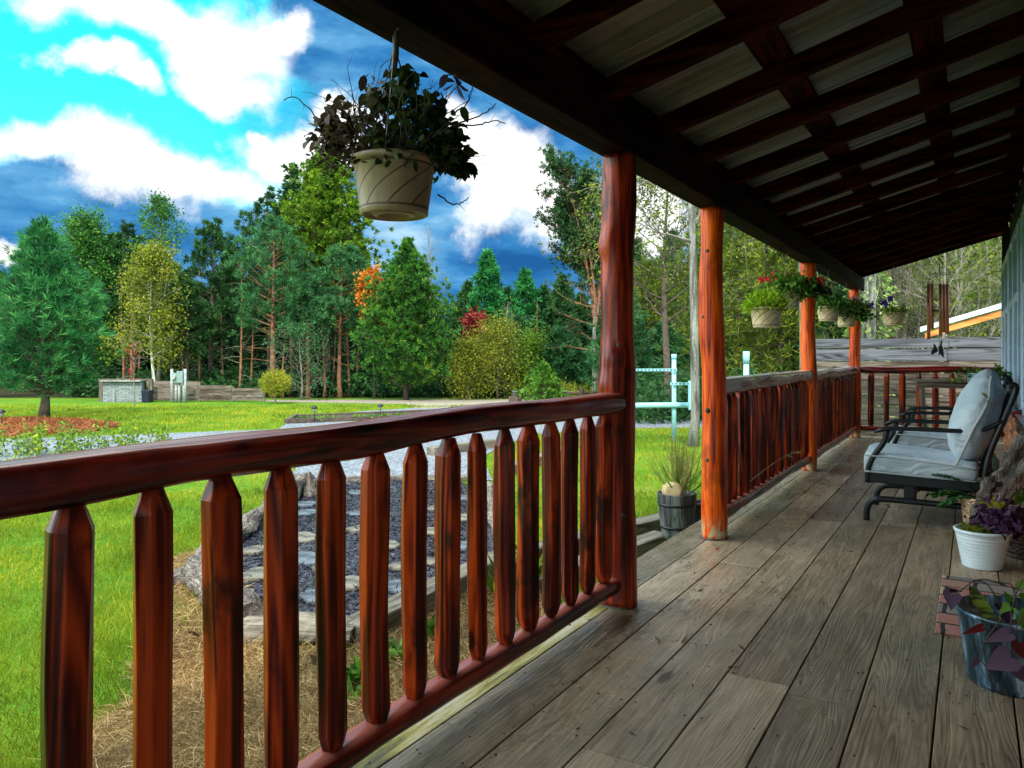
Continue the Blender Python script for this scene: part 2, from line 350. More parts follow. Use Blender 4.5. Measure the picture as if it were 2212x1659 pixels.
F_['ygreen'] = foliage('yellow green leaves', [(.1, (0.0289, 0.0666, 0.00413)), (.5, (0.101, 0.211, 0.0103)), (.85, (0.246, 0.377, 0.0206)), (1, (0.462, 0.422, 0.0206))])
F_['midgreen'] = foliage('mid green leaves flecked yellow', [(.1, (0.011, 0.0542, 0.00935)), (.45, (0.0411, 0.151, 0.0195)), (.75, (0.096, 0.271, 0.0273)), (.9, (0.384, 0.358, 0.0156)), (1, (0.686, 0.433, 0.0156))])
F_['olive'] = foliage('olive yellow leaves', [(.1, (0.0544, 0.0765, 0.0064)), (.5, (0.185, 0.217, 0.016)), (.85, (0.37, 0.37, 0.024)), (1, (0.544, 0.484, 0.032))])
F_['larch'] = foliage('larch needles', [(.1, (0.0259, 0.0486, 0.00576)), (.5, (0.108, 0.158, 0.013)), (.85, (0.274, 0.316, 0.0252)), (1, (0.461, 0.438, 0.0432))])
F_['orange'] = foliage('orange leaves', [(.1, (.25, .07, .01)), (.5, (.6, .2, .015)), (1, (.8, .36, .03))])
F_['red'] = foliage('red leaves', [(.1, (0.09, 0.00936, 0.00936)), (.5, (0.252, 0.0234, 0.0234)), (1, (0.45, 0.078, 0.0546))])
F_['brown'] = foliage('withered brown leaves', [(.1, (.012, .008, .006)), (.5, (.04, .026, .014)), (1, (.10, .075, .02))], .2)
F_['basket'] = foliage('dark green leaves', [(.1, (0.00544, 0.0138, 0.0034)), (.55, (0.017, 0.0382, 0.0068)), (.9, (0.0374, 0.0765, 0.0102)), (1, (0.136, 0.138, 0.0136))], .3)
F_['lime'] = foliage('lime fern fronds', [(.1, (.10, .20, .01)), (.5, (.28, .48, .015)), (1, (.6, .78, .04))])
F_['leaf'] = foliage('fresh green leaves', [(.1, (.02, .08, .008)), (.5, (.08, .22, .02)), (1, (.26, .42, .05))])
F_['pale'] = foliage('pale vine leaves', [(.1, (.06, .12, .02)), (.5, (.22, .32, .07)), (1, (.5, .55, .22))])
F_['redfl'] = foliage('scarlet petals', [(0, (.4, .004, .008)), (1, (.85, .015, .03))])
F_['whitefl'] = foliage('white petals', [(0, (.6, .6, .5)), (1, (.85, .85, .8))])
F_['pinkfl'] = foliage('magenta petals', [(0, (.4, .04, .3)), (1, (.7, .15, .5))])
F_['purplefl'] = foliage('violet petals', [(0, (.06, .01, .35)), (1, (.18, .05, .65))])
F_['purplelf'] = foliage('dark purple leaves', [(0, (.02, .008, .025)), (.6, (.06, .02, .07)), (1, (.18, .08, .20))], .15)
F_['mauve'] = foliage('mauve heart leaves', [(0, (0.06, 0.036, 0.065)), (1, (0.168, 0.12, 0.195))], .15)
F_['snake'] = foliage('snake plant leaf', [(0, (.04, .09, .01)), (1, (.14, .20, .02))], .1)
F_['fern'] = foliage('dark fern', [(0, (0.01, 0.05, 0.01)), (1, (0.035, 0.14, 0.03))], .2)
F_['grass'] = foliage('lawn grass blades', [(.05, (0.0738, 0.118, 0.00576)), (.4, (0.176, 0.251, 0.0096)), (.75, (0.354, 0.377, 0.0192)), (1, (0.678, 0.405, 0.048))], .45)
F_['straw'] = foliage('dry straw', [(.05, (0.096, 0.0495, 0.0168)), (.5, (0.326, 0.207, 0.0756)), (1, (0.595, 0.432, 0.21))], .2)
F_['needles'] = foliage('fallen russet needles', [(.05, (0.084, 0.021, 0.007)), (.5, (0.238, 0.07, 0.0175)), (1, (0.35, 0.14, 0.042))], .1)
F_['mulch'] = foliage('dark mulch chips', [(.05, (0.0056, 0.0063, 0.0112)), (.6, (0.021, 0.0224, 0.0336)), (1, (0.091, 0.098, 0.126))], .0, .4)
F_['weeds'] = foliage('pale dry weeds', [(0, (0.185, 0.139, 0.0441)), (1, (0.42, 0.347, 0.126))])
# ---------------------------------------------------------------- ground
rs = np.random.RandomState(7)
def W2(D, R): return (-S_*D+C_*R, C_*D+S_*R)
def ground_mesh():
    Ds = np.concatenate([np.array([-60, -25, -10, -4]), np.arange(-1, 90, 1.5), np.array([100, 130, 200, 400, 900])])
    Rs = np.concatenate([np.array([-900, -400, -180, -110]), np.arange(-80, 80, 2.0), np.array([100, 160, 400, 900])])
    V = []; 
    for D in Ds:
        for R in Rs:
            x, y = W2(D, R); V.append((x, y, float(gz(x, y))))
    n = len(Rs); F = [(i*n+j, i*n+j+1, (i+1)*n+j+1, (i+1)*n+j) for i in range(len(Ds)-1) for j in range(n-1)]
    return V, F
m, n, b = mat('lawn'); pos = n.new('ShaderNodeNewGeometry').outputs['Position']
a1 = n.noise(n.map(pos, (.5, 1, 1)), .45, 5, .65); a2 = n.noise(pos, 6, 5, .7); a3 = n.noise(pos, 60, 3, .7)
c = n.ramp(n.math('ADD', n.math('MULTIPLY', a1, .45), n.math('ADD', n.math('MULTIPLY', a2, .35), n.math('MULTIPLY', a3, .25))),
           [(.36, (.03, .10, .008)), (.47, (.07, .19, .010)), (.57, (.14, .25, .014)), (.68, (.25, .23, .05))])
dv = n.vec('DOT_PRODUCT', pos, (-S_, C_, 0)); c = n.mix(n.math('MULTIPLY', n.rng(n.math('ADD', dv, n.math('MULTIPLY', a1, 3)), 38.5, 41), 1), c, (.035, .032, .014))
n.put(b.inputs['Base Color'], c); b.inputs['Roughness'].default_value = .95; b.inputs['Specular IOR Level'].default_value = .1
bump(n, b, n.math('ADD', a3, a2), .8, .05); M['lawn'] = m
V, F = ground_mesh(); mb = MB(); mb.add(V, F); tag(mb.build('grass_ground', M['lawn'], sm=True), kind='structure')
def poly_ground(pts, jit=.0, seg=.35, seed=3):
    r = np.random.RandomState(seed); P = [G(x, y)[:2] for x, y in pts]; Q = []
    for i in range(len(P)):
        a, b_ = P[i], P[(i+1) % len(P)]; L = np.linalg.norm(b_-a); k = max(1, min(60, int(L/seg)))
        for j in range(k): Q.append(a+(b_-a)*j/k+(r.uniform(-jit, jit, 2) if jit else 0))
    return np.array(Q)
def sheet(name, Q, mt, lift, kind='structure'):
    import mathutils
    mb = MB(); mb.add([(x, y, float(gz(x, y))+lift) for x, y in Q], [tuple(range(len(Q)))])
    o = mb.build(name, mt); me = o.data
    import bmesh; bm = bmesh.new(); bm.from_mesh(me); bmesh.ops.triangulate(bm, faces=bm.faces); 
    for f in bm.faces:
        if f.normal.z < 0: f.normal_flip()
    bm.to_mesh(me); bm.free(); return tag(o, kind=kind)
def gravelmat(name, cols, sc):
    m, n, b = mat(name); pos = n.new('ShaderNodeNewGeometry').outputs['Position']
    v = n.voro(pos, sc, out='Color'); d = n.voro(pos, sc); k = n.sep(v)[0]
    c = n.ramp(n.math('ADD', n.math('MULTIPLY', k, .75), n.math('MULTIPLY', n.noise(pos, 2, 4), .3)), [(.1, cols[0]), (.5, cols[1]), (.9, cols[2])])
    n.put(b.inputs['Base Color'], c); b.inputs['Roughness'].default_value = .8; bump(n, b, n.math('SUBTRACT', 1.0, d), .9, .02); return m
M['gravel'] = gravelmat('grey gravel', [(.04, .045, .06), (.13, .15, .18), (.32, .345, .39)], 38)
M['dirt'] = gravelmat('pale dirt track', [(.13, .10, .07), (.27, .23, .17), (.4, .36, .28)], 30)
M['mulchm'] = gravelmat('dark mulch', [(.006, .007, .013), (.02, .021, .035), (.07, .08, .11)], 45)
M['strawm'] = gravelmat('dead grass thatch', [(.08, .045, .016), (.20, .13, .05), (.36, .27, .13)], 50)
M['needlem'] = gravelmat('needle litter', [(.08, .025, .01), (.24, .075, .022), (.40, .15, .05)], 30)
drive = poly_ground([(-320, 965), (60, 948), (330, 938), (600, 928), (640, 905), (780, 889), (900, 882), (1060, 882), (1200, 893), (1370, 905), (1520, 905), (1900, 902), (1900, 925), (1500, 926),
                     (1370, 925), (1150, 940), (1040, 985), (1062, 1040), (620, 1040), (640, 1000), (720, 968), (500, 985), (200, 990), (-400, 1010)], .05, .4)
sheet('gravel_drive', drive, M['gravel'], .012)
dirt = poly_ground([(560, 864.5), (1300, 862), (1700, 866), (1700, 872), (1290, 872), (1200, 880), (1000, 884), (900, 884), (880, 873), (560, 867.5)], .08, .8)
sheet('dirt_track', dirt, M['dirt'], .008)
bed = poly_ground([(520, 1345), (440, 1265), (520, 1165), (580, 1090), (650, 1055), (760, 1040), (1000, 1045), (1062, 1120), (1090, 1215), (800, 1360), (680, 1360)], .01, .3)
sheet('mulch_bed', bed, M['mulchm'], .02)
thatch = poly_ground([(60, 1800), (150, 1640), (290, 1520), (350, 1330), (385, 1210), (440, 1190), (500, 1180), (520, 1400), (760, 1420), (1100, 1250), (1200, 1300), (900, 1800), (300, 2300), (-200, 2300)], .06, .12)
sheet('dead_grass_ground', thatch, M['strawm'], .006)
litter = poly_ground([(-260, 922), (-120, 912), (60, 905), (160, 908), (250, 917), (255, 925), (190, 935), (90, 942), (-80, 950), (-260, 955)], .12, .35)
sheet('needle_litter_ground', litter, M['needlem'], .007)
def inpoly(P, Q):
    x, y = P[:, 0], P[:, 1]; c = np.zeros(len(P), bool); j = len(Q)-1
    for i in range(len(Q)):
        xi, yi = Q[i]; xj, yj = Q[j]
        k = ((yi > y) != (yj > y)) & (x < (xj-xi)*(y-yi)/(yj-yi+1e-12)+xi); c ^= k; j = i
    return c
def scatter(n, D0, D1, ang=(-.9, .75), pw=1.4):
    D = D0*(D1/D0)**(rs.rand(n)**(1/pw)) ; u = rs.uniform(*ang, n); x, y = W2(D, D*u); return np.column_stack([x, y])
# lawn blades
P = np.vstack([scatter(150000, 2.2, 9), scatter(110000, 9, 30)])
P = P[P[:, 0] < -1.75]
keep = ~(inpoly(P, drive) | inpoly(P, bed) | inpoly(P, litter)); th = inpoly(P, thatch)
nzv = np.sin(P[:, 0]*1.7+np.sin(P[:, 1]*1.3)*2)*np.cos(P[:, 1]*2.1+P[:, 0])
keep &= ~th | ((nzv > .2) & (rs.rand(len(P)) < .45)); keep &= (rs.rand(len(P)) < .55+.6*(np.sin(P[:, 0]*3.1+np.sin(P[:, 1]*2.7)*1.5) > -.6)); P = P[keep]; th = th[keep]
D = -P[:, 0]*S_+P[:, 1]*C_
Zg = gz(P[:, 0], P[:, 1]); d = rs.normal(size=(len(P), 3))*.55; d[:, 2] = 1
patch = np.sin(P[:, 0]*.9+1)*np.sin(P[:, 1]*.8)*.16+np.sin(P[:, 0]*4+P[:, 1]*2.3)*.1+-.06+.22*np.sin(P[:, 0]*2.3+2*np.sin(P[:, 1]*1.9))*np.sin(P[:, 1]*2.9+1.5*np.sin(P[:, 0]*3.1))
tone = np.clip(.42+patch+rs.normal(0, .17, len(P))+np.where(D > 9, .12, 0), 0, 1)
tag(leafmesh('lawn_grass', np.column_stack([P, Zg]), d, rs.uniform(.03, .085, len(P))*(1+.35*np.sin(P[:, 0]*2.3+2*np.sin(P[:, 1]*1.9)))*(1+np.clip(D-8, 0, 14)*.03), .005*(1+np.clip(D-4, 0, 30)*.22), F_['grass'], tone=tone, rs=rs), 'short bright green lawn grass growing around the garden bed and drive', 'grass', kind='stuff')
# dry straw
bx0, by0 = thatch.min(0); bx1, by1 = thatch.max(0)
P = np.column_stack([rs.uniform(bx0, bx1, 140000), rs.uniform(max(by0, 1), by1, 140000)]); P = P[inpoly(P, thatch) & (P[:, 0] < -1.6)][:60000]
d = rs.normal(size=(len(P), 3)); d[:, 2] = np.abs(d[:, 2])*.28
tag(leafmesh('dry_straw', np.column_stack([P, gz(P[:, 0], P[:, 1])+rs.uniform(0, .035, len(P))]), d, rs.uniform(.04, .13, len(P)), .0035, F_['straw'], rs=rs, bend=.15), 'matted dry tan grass between the porch and the log border', 'dry grass', kind='stuff')
bx0, by0 = litter.min(0); bx1, by1 = litter.max(0)
P = np.column_stack([rs.uniform(bx0, bx1, 40000), rs.uniform(by0, by1, 40000)]); P = P[inpoly(P, litter)]
d = rs.normal(size=(len(P), 3)); d[:, 2] = np.abs(d[:, 2])*.2
tag(leafmesh('fallen_needles', np.column_stack([P, gz(P[:, 0], P[:, 1])+rs.uniform(0.01, .05, len(P))]), d, .16, .02, F_['needles'], rs=rs), 'russet fallen needles round the foot of the young pine', 'needles', kind='stuff')
bx0, by0 = bed.min(0); bx1, by1 = bed.max(0)
P = np.column_stack([rs.uniform(bx0, bx1, 40000), rs.uniform(by0, by1, 40000)]); P = P[inpoly(P, bed)][:26000]
d = rs.normal(size=(len(P), 3)); d[:, 2] *= .3
tag(leafmesh('mulch_chips', np.column_stack([P, gz(P[:, 0], P[:, 1])+rs.uniform(.024, .045, len(P))]), d, rs.uniform(.02, .07, len(P)), rs.uniform(.006, .014, len(P)), F_['mulch'], rs=rs), 'dark shredded mulch filling the log edged bed', 'mulch', kind='stuff')
# ---------------------------------------------------------------- deck
DX0, DX1, DY0, DY1 = -1.63, .40, -4.0, 12.0
m, n, b = mat('weathered deck board'); tcn = n.new('ShaderNodeTexCoord').outputs['Object']
at = n.new('ShaderNodeAttribute'); at.attribute_name = 'tone'; rnd = at.outputs['Fac']
pv = n.vec('ADD', tcn, n.comb(n.math('MULTIPLY', rnd, 31), n.math('MULTIPLY', rnd, 57), rnd))
pw = n.vec('ADD', pv, n.vec('SCALE', n.vec('SUBTRACT', n.noise(pv, 2.5, 3, col=True), (.5, .5, .5)), sc=.022))
f = n.noise(n.map(pw, (6.5, .42, 1)), 1.0, 2.0, .45)
g = n.math('MULTIPLY', n.math('PINGPONG', n.math('MULTIPLY', f, 36), .5), 2)
g = n.math('POWER', g, 1.6)
fine = n.noise(n.map(pv, (90, 3.5, 1)), 1.0, 5, .7)
big = n.noise(n.map(tcn, (1.5, 1.0, 1)), 1.0, 5, .65)
mid = n.noise(n.map(pv, (12, 3, 1)), 1.0, 5, .65)
t = n.math('ADD', n.math('MULTIPLY', g, .035), n.math('ADD', n.math('MULTIPLY', fine, .42), n.math('ADD', n.math('MULTIPLY', mid, .32), n.math('MULTIPLY', rnd, .16))))
c = n.ramp(t, [(.20, (.03, .022, .015)), (.40, (.16, .12, .075)), (.56, (.34, .262, .175)), (.75, (.55, .46, .34))])
tint = n.rng(n.noise(n.map(pv, (2.5, .8, 1)), 1.0, 3), .45, .68); c = n.mix(n.math('MULTIPLY', tint, .5), c, n.mix(.5, c, (.14, .15, .13)))
green = n.math('MULTIPLY', n.rng(n.noise(n.map(tcn, (3, 1.6, 1), (4, 2, 0)), 1.0, 5, .7), .55, .75), .6); c = n.mix(green, c, (.10, .10, .022))
line = n.math('MULTIPLY', n.rng(g, .20, .02), n.rng(n.noise(n.map(pv, (4, 1.2, 1)), 1.0, 3), 0.42, .70, .0, .42)); c = n.mix(line, c, (.022, .018, .013))
kn = n.voro(n.map(pw, (2.6, .8, 1)), 1.0); c = n.mix(n.math('MULTIPLY', n.rng(kn, .07, .03), .8), c, (.016, .012, .009))
wx = n.sep(tcn)[0]
stain = n.math('MULTIPLY', n.rng(n.noise(n.map(tcn, (2.2, .9, 1), (1, 7, 0)), 1.0, 6, .75), .58, .68), n.rng(wx, -.6, -1.2)); c = n.mix(n.math('MULTIPLY', stain, .75), c, (.02, .017, .013))
wetx = n.math('MULTIPLY', n.rng(wx, -.55, -1.05), n.rng(n.noise(n.map(tcn, (2.5, 1.2, 1), (5, 5, 0)), 1.0, 6, .75), .40, .52))
wet = n.math('MAXIMUM', n.math('MULTIPLY', wetx, .9), n.rng(n.noise(n.map(tcn, (1.6, .8, 1), (9, 3, 0)), 1.0, 5, .7), .50, .64), n.math('MULTIPLY', stain, .6))
n.put(b.inputs['Base Color'], c)
n.put(b.inputs['Roughness'], n.math('ADD', n.math('MULTIPLY', fine, .15), n.math('SUBTRACT', .50, n.math('MULTIPLY', wet, .36))))
b.inputs['Specular IOR Level'].default_value = .5
bump(n, b, n.math('ADD', n.math('MULTIPLY', g, .35), n.math('ADD', n.math('MULTIPLY', fine, .6), n.math('MULTIPLY', mid, .9))), .45, .006); M['deck'] = m
mo, n, b = mat('mossy edge board'); tcn = n.new('ShaderNodeTexCoord').outputs['Object']
z1 = n.noise(n.map(tcn, (11, 1.6, 1)), 1.0, 6, .75); z2 = n.noise(n.map(tcn, (80, 4, 1)), 1.0, 4)
c = n.ramp(n.math('ADD', n.math('MULTIPLY', z1, .7), n.math('MULTIPLY', z2, .3)), [(.40, (.035, .03, .010)), (.46, (.14, .12, .010)), (.51, (.24, .20, .05)), (.58, (.34, .30, .22))])
n.put(b.inputs['Base Color'], c); b.inputs['Roughness'].default_value = .7; bump(n, b, n.math('ADD', z1, z2), .5, .006); M['mossy'] = mo
deck = thing('porch_deck', (0, 0, 0), 'grey brown weathered plank deck of the porch, damp towards its outer edge', 'deck')
def boards(xs, y0, y1, name, mt, seed, h=.04, nojoint=False):
    r = np.random.RandomState(seed); mb = MB(); tone = []
    for i in range(len(xs)-1):
        y = y0+(0 if nojoint else -r.uniform(0, 3)); 
        while y < y1:
            L = 99 if nojoint else r.choice([2.45, 3.05, 3.66]); a = max(y, y0); e = min(y+L, y1)
            if e-a > .05:
                mb.box(((xs[i]+xs[i+1])/2, (a+e)/2, -h/2-r.uniform(0, .0015)), (xs[i+1]-xs[i]-.006, e-a-.004, h)); tone += [r.rand()]*6
            y += L
    o = mb.build(name, mt, deck, bevel=.002)
    a_ = o.data.attributes.new('tone', 'FLOAT', 'FACE'); a_.data.foreach_set('value', tone); return o
boards([-1.42, -1.20, -.98, -.76, -.54, -.32, -.10, .12, .34, .40], DY0, DY1, 'floor_boards', M['deck'], 5)
boards([-1.63, -1.42], DY0, 3.55, 'edge_board', M['mossy'], 6)
boards([-1.63, -1.42], 3.554, DY1, 'edge_board', M['deck'], 9)
mb = MB(); mb.box((-1.585, (DY0+DY1)/2, -.16), (.04, DY1-DY0, .22)); mb.build('rim_joist', M['grey_y'], deck)
for k in range(16): MB().box((-.6, DY0+.3+k*1.0, -.13), (1.9, .05, .17)).build('joist', M['grey_y'], deck)
# nails
mb = MB(); r = np.random.RandomState(77)
for xs_ in np.arange(-1.42, .35, .22):
    for k in range(26):
        for e in (.03, .19):
            if xs_+e < .38: x_ = xs_+e+r.uniform(-.008, .008); y_ = DY0+.3+k*.61+r.uniform(-.012, .012); mb.tube([(x_, y_, -.002), (x_, y_, .0012)], .0038, 7)
o = mb.build('nail_heads', M['blackmetal'], deck); o['kind'] = 'stuff'
# litter on deck
P = []
r = np.random.RandomState(11); k = 1500
P = np.column_stack([np.where(r.rand(k) < .5, r.uniform(-1.5, -.8, k), r.uniform(-1.5, .35, k)), r.uniform(.8, 11.8, k), np.full(k, .003)]); d = r.normal(size=(k, 3)); d[:, 2] = .1*np.abs(d[:, 2])
tag(leafmesh('deck_debris', P, d, r.choice([.008, .012, .016, .04], k, p=[.45, .35, .15, .05]), r.uniform(.003, .009, k), F_['brown'], tone=r.rand(k)*.8, rs=r), 'tiny dark leaf crumbs and grit scattered over the deck boards', 'debris', kind='stuff')
for (x, y, s, mt_, lb) in [(1545, 1186, .03, 'redfl', 'small red petal on the deck boards near the middle post'), (1750, 1120, .03, 'redfl', 'small red petal on the deck left of the rocking chair')]:
    q = onZ(x, y, .004); tag(leafmesh('fallen_petal', np.array([q]), np.array([[1, .4, .1]]), s, s*.5, F_[mt_]), lb, 'petal')
# twigs and stuff on the deck
r = np.random.RandomState(3)
for (x, y, L, lb) in [(1480, 1378, .10, 'thin curled twig lying on the deck in front of the near post'), (1420, 1380, .07, 'short dark twig beside a damp patch of the deck'), (1585, 1440, .05, 'bent black twig lying on the mid deck boards')]:
    q = onZ(x, y, .006); mb = MB(); a0 = r.uniform(0, 3)
    mb.tube([q+np.array([math.cos(a0)*L*(t-.5), math.sin(a0)*L*(t-.5)+.01*math.sin(t*6), 0]) for t in np.linspace(0, 1, 6)], np.linspace(.003, .0015, 6), 5)
    tag(mb.build('twig', M['barkd']), lb, 'twig')
# ---------------------------------------------------------------- posts, railings
PX = -1.40
def post(Y, r, seed, label, h=2.07, x=PX, bumps=None, mt='post'):
    t = thing('porch_post', (x, Y, 0), label, 'post', 'peeled log posts holding the porch roof')
    R = np.random.RandomState(seed); mb = MB(); hewn(mb, (0, 0, .0), (0, 0, h), r, R, 28, .012, .07, .025, taper=.15, bumps=bumps); mb.build('log', M[mt], t, sm=True)
    mb = MB(); mb.tube([(0, 0, -.001), (0, 0, .008)], r*1.06, 24); mb.build('base_pad', M['wire'], t)
    for j in range(4):
        kn = MB()
        z = .25+.42*j+R.uniform(0, .3); a = R.uniform(PI*1.2, PI*1.8); q = np.array([math.cos(a), math.sin(a), 0])
        kn.tube([q*(r*.80)+[0, 0, z], q*(r*1.0)+[0, 0, z]], [r*.24, r*.13], 9); kn.build('knot', M['barkd'], t, sm=True)
    return t
post(3.30, .078, 41, 'nearest log post with a bulging lumpy left side, beside the open step', bumps=[(.49, PI*1.1, .30, .07), (.42, PI*1.1, .30, .08), (.80, PI*1.15, .28, .06), (.55, PI, .2, .05), (.72, PI*1.1, .16, .2)], mt='post_red')
post(4.79, .074, 12, 'orange log post with flaking paint at its foot, right of the step opening')
post(8.12, .072, 13, 'third log post, behind the hanging red geranium basket')
post(11.68, .075, 14, 'far corner log post where the two railings meet')
# picket variants
def picket_mesh(seed, h):
    R = np.random.RandomState(seed); mb = MB(); zs = [0, .015, .03, .05]+list(np.linspace(.10, h-.08, 12))+[h-.062, h-.055, h-.04, h-.02, h]
    nn = 7; a = np.arange(nn)*2*PI/nn+R.uniform(0, 1); base = .040*(1+R.uniform(-.12, .12, nn)); V = []
    ph = R.uniform(0, 6, nn); amp = R.uniform(.02, .09, nn); ox, oy = R.uniform(-.004, .004, 2)
    for z in zs:
        e = 1.0
        if z < .05: e = .5+.5*(z/.05)**.6
        if z > h-.055: e = 1-.5*((z-(h-.055))/.055)
        rr = base*(1+amp*np.sin(z*9+ph))*e; cx = ox*math.sin(z*6); cy = oy*math.sin(z*5)
        V.append(np.column_stack([rr*np.cos(a)+cx, rr*np.sin(a)+cy, np.full(nn, z)]))
    k = len(zs); F = [(i*nn+j, i*nn+(j+1) % nn, (i+1)*nn+(j+1) % nn, (i+1)*nn+j) for i in range(k-1) for j in range(nn)]+[tuple(range(nn))[::-1], tuple((k-1)*nn+j for j in range(nn))]
    mb.add(np.vstack(V), F); return mb
PH = .755
variants = []
for s in range(5):
    o = picket_mesh(100+s, PH).build('picket', M['picket'], None, bevel=.003); variants.append(o)
used = [False]*5
def railing(name, label, p0, p1, step, first, zt, zb, rt, rb, seed, mt, axis, flat=.7, group=None, sq=0):
    p0 = np.array(p0, float); p1 = np.array(p1, float); L = np.linalg.norm(p1-p0); t = thing(name, (p0[0], p0[1], 0), label, 'railing', 'log porch railings')
    R = np.random.RandomState(seed); d = (p1-p0)/L
    mb = MB(); hewn(mb, (0, 0, zt), tuple(d[:2]*L)+(zt+.0,), rt, R, 20, .011, .085, .045, flat, square=sq); mb.build('top_rail', mt, t, sm=True)
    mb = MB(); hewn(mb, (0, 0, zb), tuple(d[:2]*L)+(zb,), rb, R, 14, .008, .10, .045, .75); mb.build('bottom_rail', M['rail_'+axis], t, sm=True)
    s = first; i = 0
    while s < L-.04:
        v = R.randint(5)
        if used[v]: o = variants[v].copy(); COL.objects.link(o)
        else: o = variants[v]; used[v] = True
        o.parent = t; o.location = (d[0]*s, d[1]*s, zb+rb*.62); o.rotation_euler = (R.uniform(-.008, .008), R.uniform(-.008, .008), R.uniform(0, 6.28))
        hh = (zt-rt*.85)-(zb+rb*.62); o.scale = (R.uniform(.9, 1.06),)*2+(hh/PH,); s += step*R.uniform(.985, 1.015); i += 1
    return t
def wY(w): z = FO*1.401/(C_*w); return (z-1.401*S_)/C_
y_last = wY(793); stp = (wY(793)-wY(1954))/14
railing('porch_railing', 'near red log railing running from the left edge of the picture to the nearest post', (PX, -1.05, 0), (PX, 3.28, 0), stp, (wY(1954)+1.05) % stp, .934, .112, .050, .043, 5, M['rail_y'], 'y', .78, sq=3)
railing('porch_railing', 'middle log railing with peeled top painted pale for sky glare, between the second and third post', (PX, 4.83, 0), (PX, 8.08, 0), .163, .13, .955, .125, .062, .048, 8, M['railw_y'], 'y', .7, sq=3)
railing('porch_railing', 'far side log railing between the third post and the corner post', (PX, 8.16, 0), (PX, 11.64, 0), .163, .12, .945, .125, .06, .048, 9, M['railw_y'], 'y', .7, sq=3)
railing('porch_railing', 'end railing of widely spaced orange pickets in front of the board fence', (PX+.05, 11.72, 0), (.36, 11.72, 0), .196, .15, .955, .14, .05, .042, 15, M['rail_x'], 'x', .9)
# low feet under near bottom rail
# ---------------------------------------------------------------- roof
RZ0 = 2.25; RS = .275
def rz(X): return RZ0+RS*(PX-X)*-1
roof = thing('porch_roof', (0, 0, 0), 'dark stained timber lean-to roof with galvanized metal panels over the porch', 'roof')
mb = MB(); mb.box((PX-.0, 3.85, 2.16), (.15, 16.5, .18)); mb.build('beam', M['beam'], roof, bevel=.01)
ang = math.atan(RS); cx = (-1.52+.42)/2
for k in range(-11, 15):
    Y = 3.12+.65*k
    if Y > 12.05: break
    if k == 14: Y = 12.02
    mb = MB(); a = np.array([-1.52, Y, rz(-1.52)+.0525]); e = np.array([.40, Y, rz(.40)+.0525]); mb.bar(a, e, .058, .105); mb.build('rafter', M['rafter'], roof, bevel=.006)
RTOP = .108
for X in (-1.47, -.79, -.19, .33):
    mb = MB(); z = rz(X)+RTOP+.019*1; mb.box((X, 3.85, z+.004), (.14, 16.5, .038), [[math.cos(-ang), 0, math.sin(-ang)], [0, 1, 0], [-math.sin(-ang), 0, math.cos(-ang)]]); mb.build('purlin', M['purlin'], roof)
# corrugated sheet
mb = MB(); V = []; ys = []; y = -4.5; prof = []
while y < 12.25:
    for dy, dz in ((0, 0), (.10, 0), (.104, .007), (.116, .007), (.12, 0), (.19, 0), (.199, .026), (.222, .026), (.231, 0)):
        prof.append((y+dy, dz))
    y += .24
for (yy, dz) in prof:
    for X in (-1.57, .42): V.append((X, yy, rz(X)+RTOP+.047+dz))
k = len(prof); mb.add(V, [(2*i, 2*i+2, 2*i+3, 2*i+1) for i in range(k-1)]); mb.build('roof_sheet', M['metalroof'], roof)
mb = MB(); mb.box((-1.545, 3.8, rz(-1.545)+.11), (.03, 16.6, .15)); mb.build('fascia', M['beam'], roof)
mb = MB(); mb.bar((-1.56, 12.085, rz(-1.56)+.10), (.42, 12.085, rz(.42)+.10), .028, .19); mb.build('barge_board', M['rafter'], roof)
# ---------------------------------------------------------------- house
M['darkwall'] = plain('dark stained wall', (.020, .012, .009), .6, 0, .4, 4, .1)
M['logwall'] = wood('log siding', (.12, .035, .012), (.36, .13, .05), (.5, .22, .10), 1, 10, .5)
m, n, b = mat('window glass'); b.inputs['Base Color'].default_value = (.02, .03, .035, 1); b.inputs['Roughness'].default_value = .03; b.inputs['Specular IOR Level'].default_value = .9; M['glass'] = m
house = thing('log_house', (0, 0, 0), 'log sided house wall with pale framed windows along the right of the porch', 'house')
HX = .40
mb = MB()
for k in range(5): 
    z0 = .0+k*.14; prof = [(HX+.02, z0), (HX-.03, z0+.012), (HX-.055, z0+.05), (HX-.055, z0+.09), (HX-.03, z0+.128), (HX+.02, z0+.14)]
    n_ = len(prof); V = [(x, -4.2, z) for x, z in prof]+[(x, 11.78, z) for x, z in prof]
    mb.add(V, [(i, n_+i, n_+i+1, i+1) for i in range(n_-1)]+[tuple(range(n_)), tuple(n_+i for i in range(n_))[::-1]])
mb.build('log_siding', M['logwall'], house, sm=False)
mb = MB(); mb.box((HX+.102, 3.79, 1.55), (.16, 15.98, 3.1)); mb.build('wall', M['darkwall'], house)
mb = MB(); mb.box((HX-.02, 11.79, 1.45), (.09, .07, 2.7)); mb.build('corner_board', M['darkwall'], house)
mb = MB(); mb.box((HX+3, 3.79, 1.3), (5.6, 15.9, 2.9)); mb.build('wall', M['darkwall'], house)
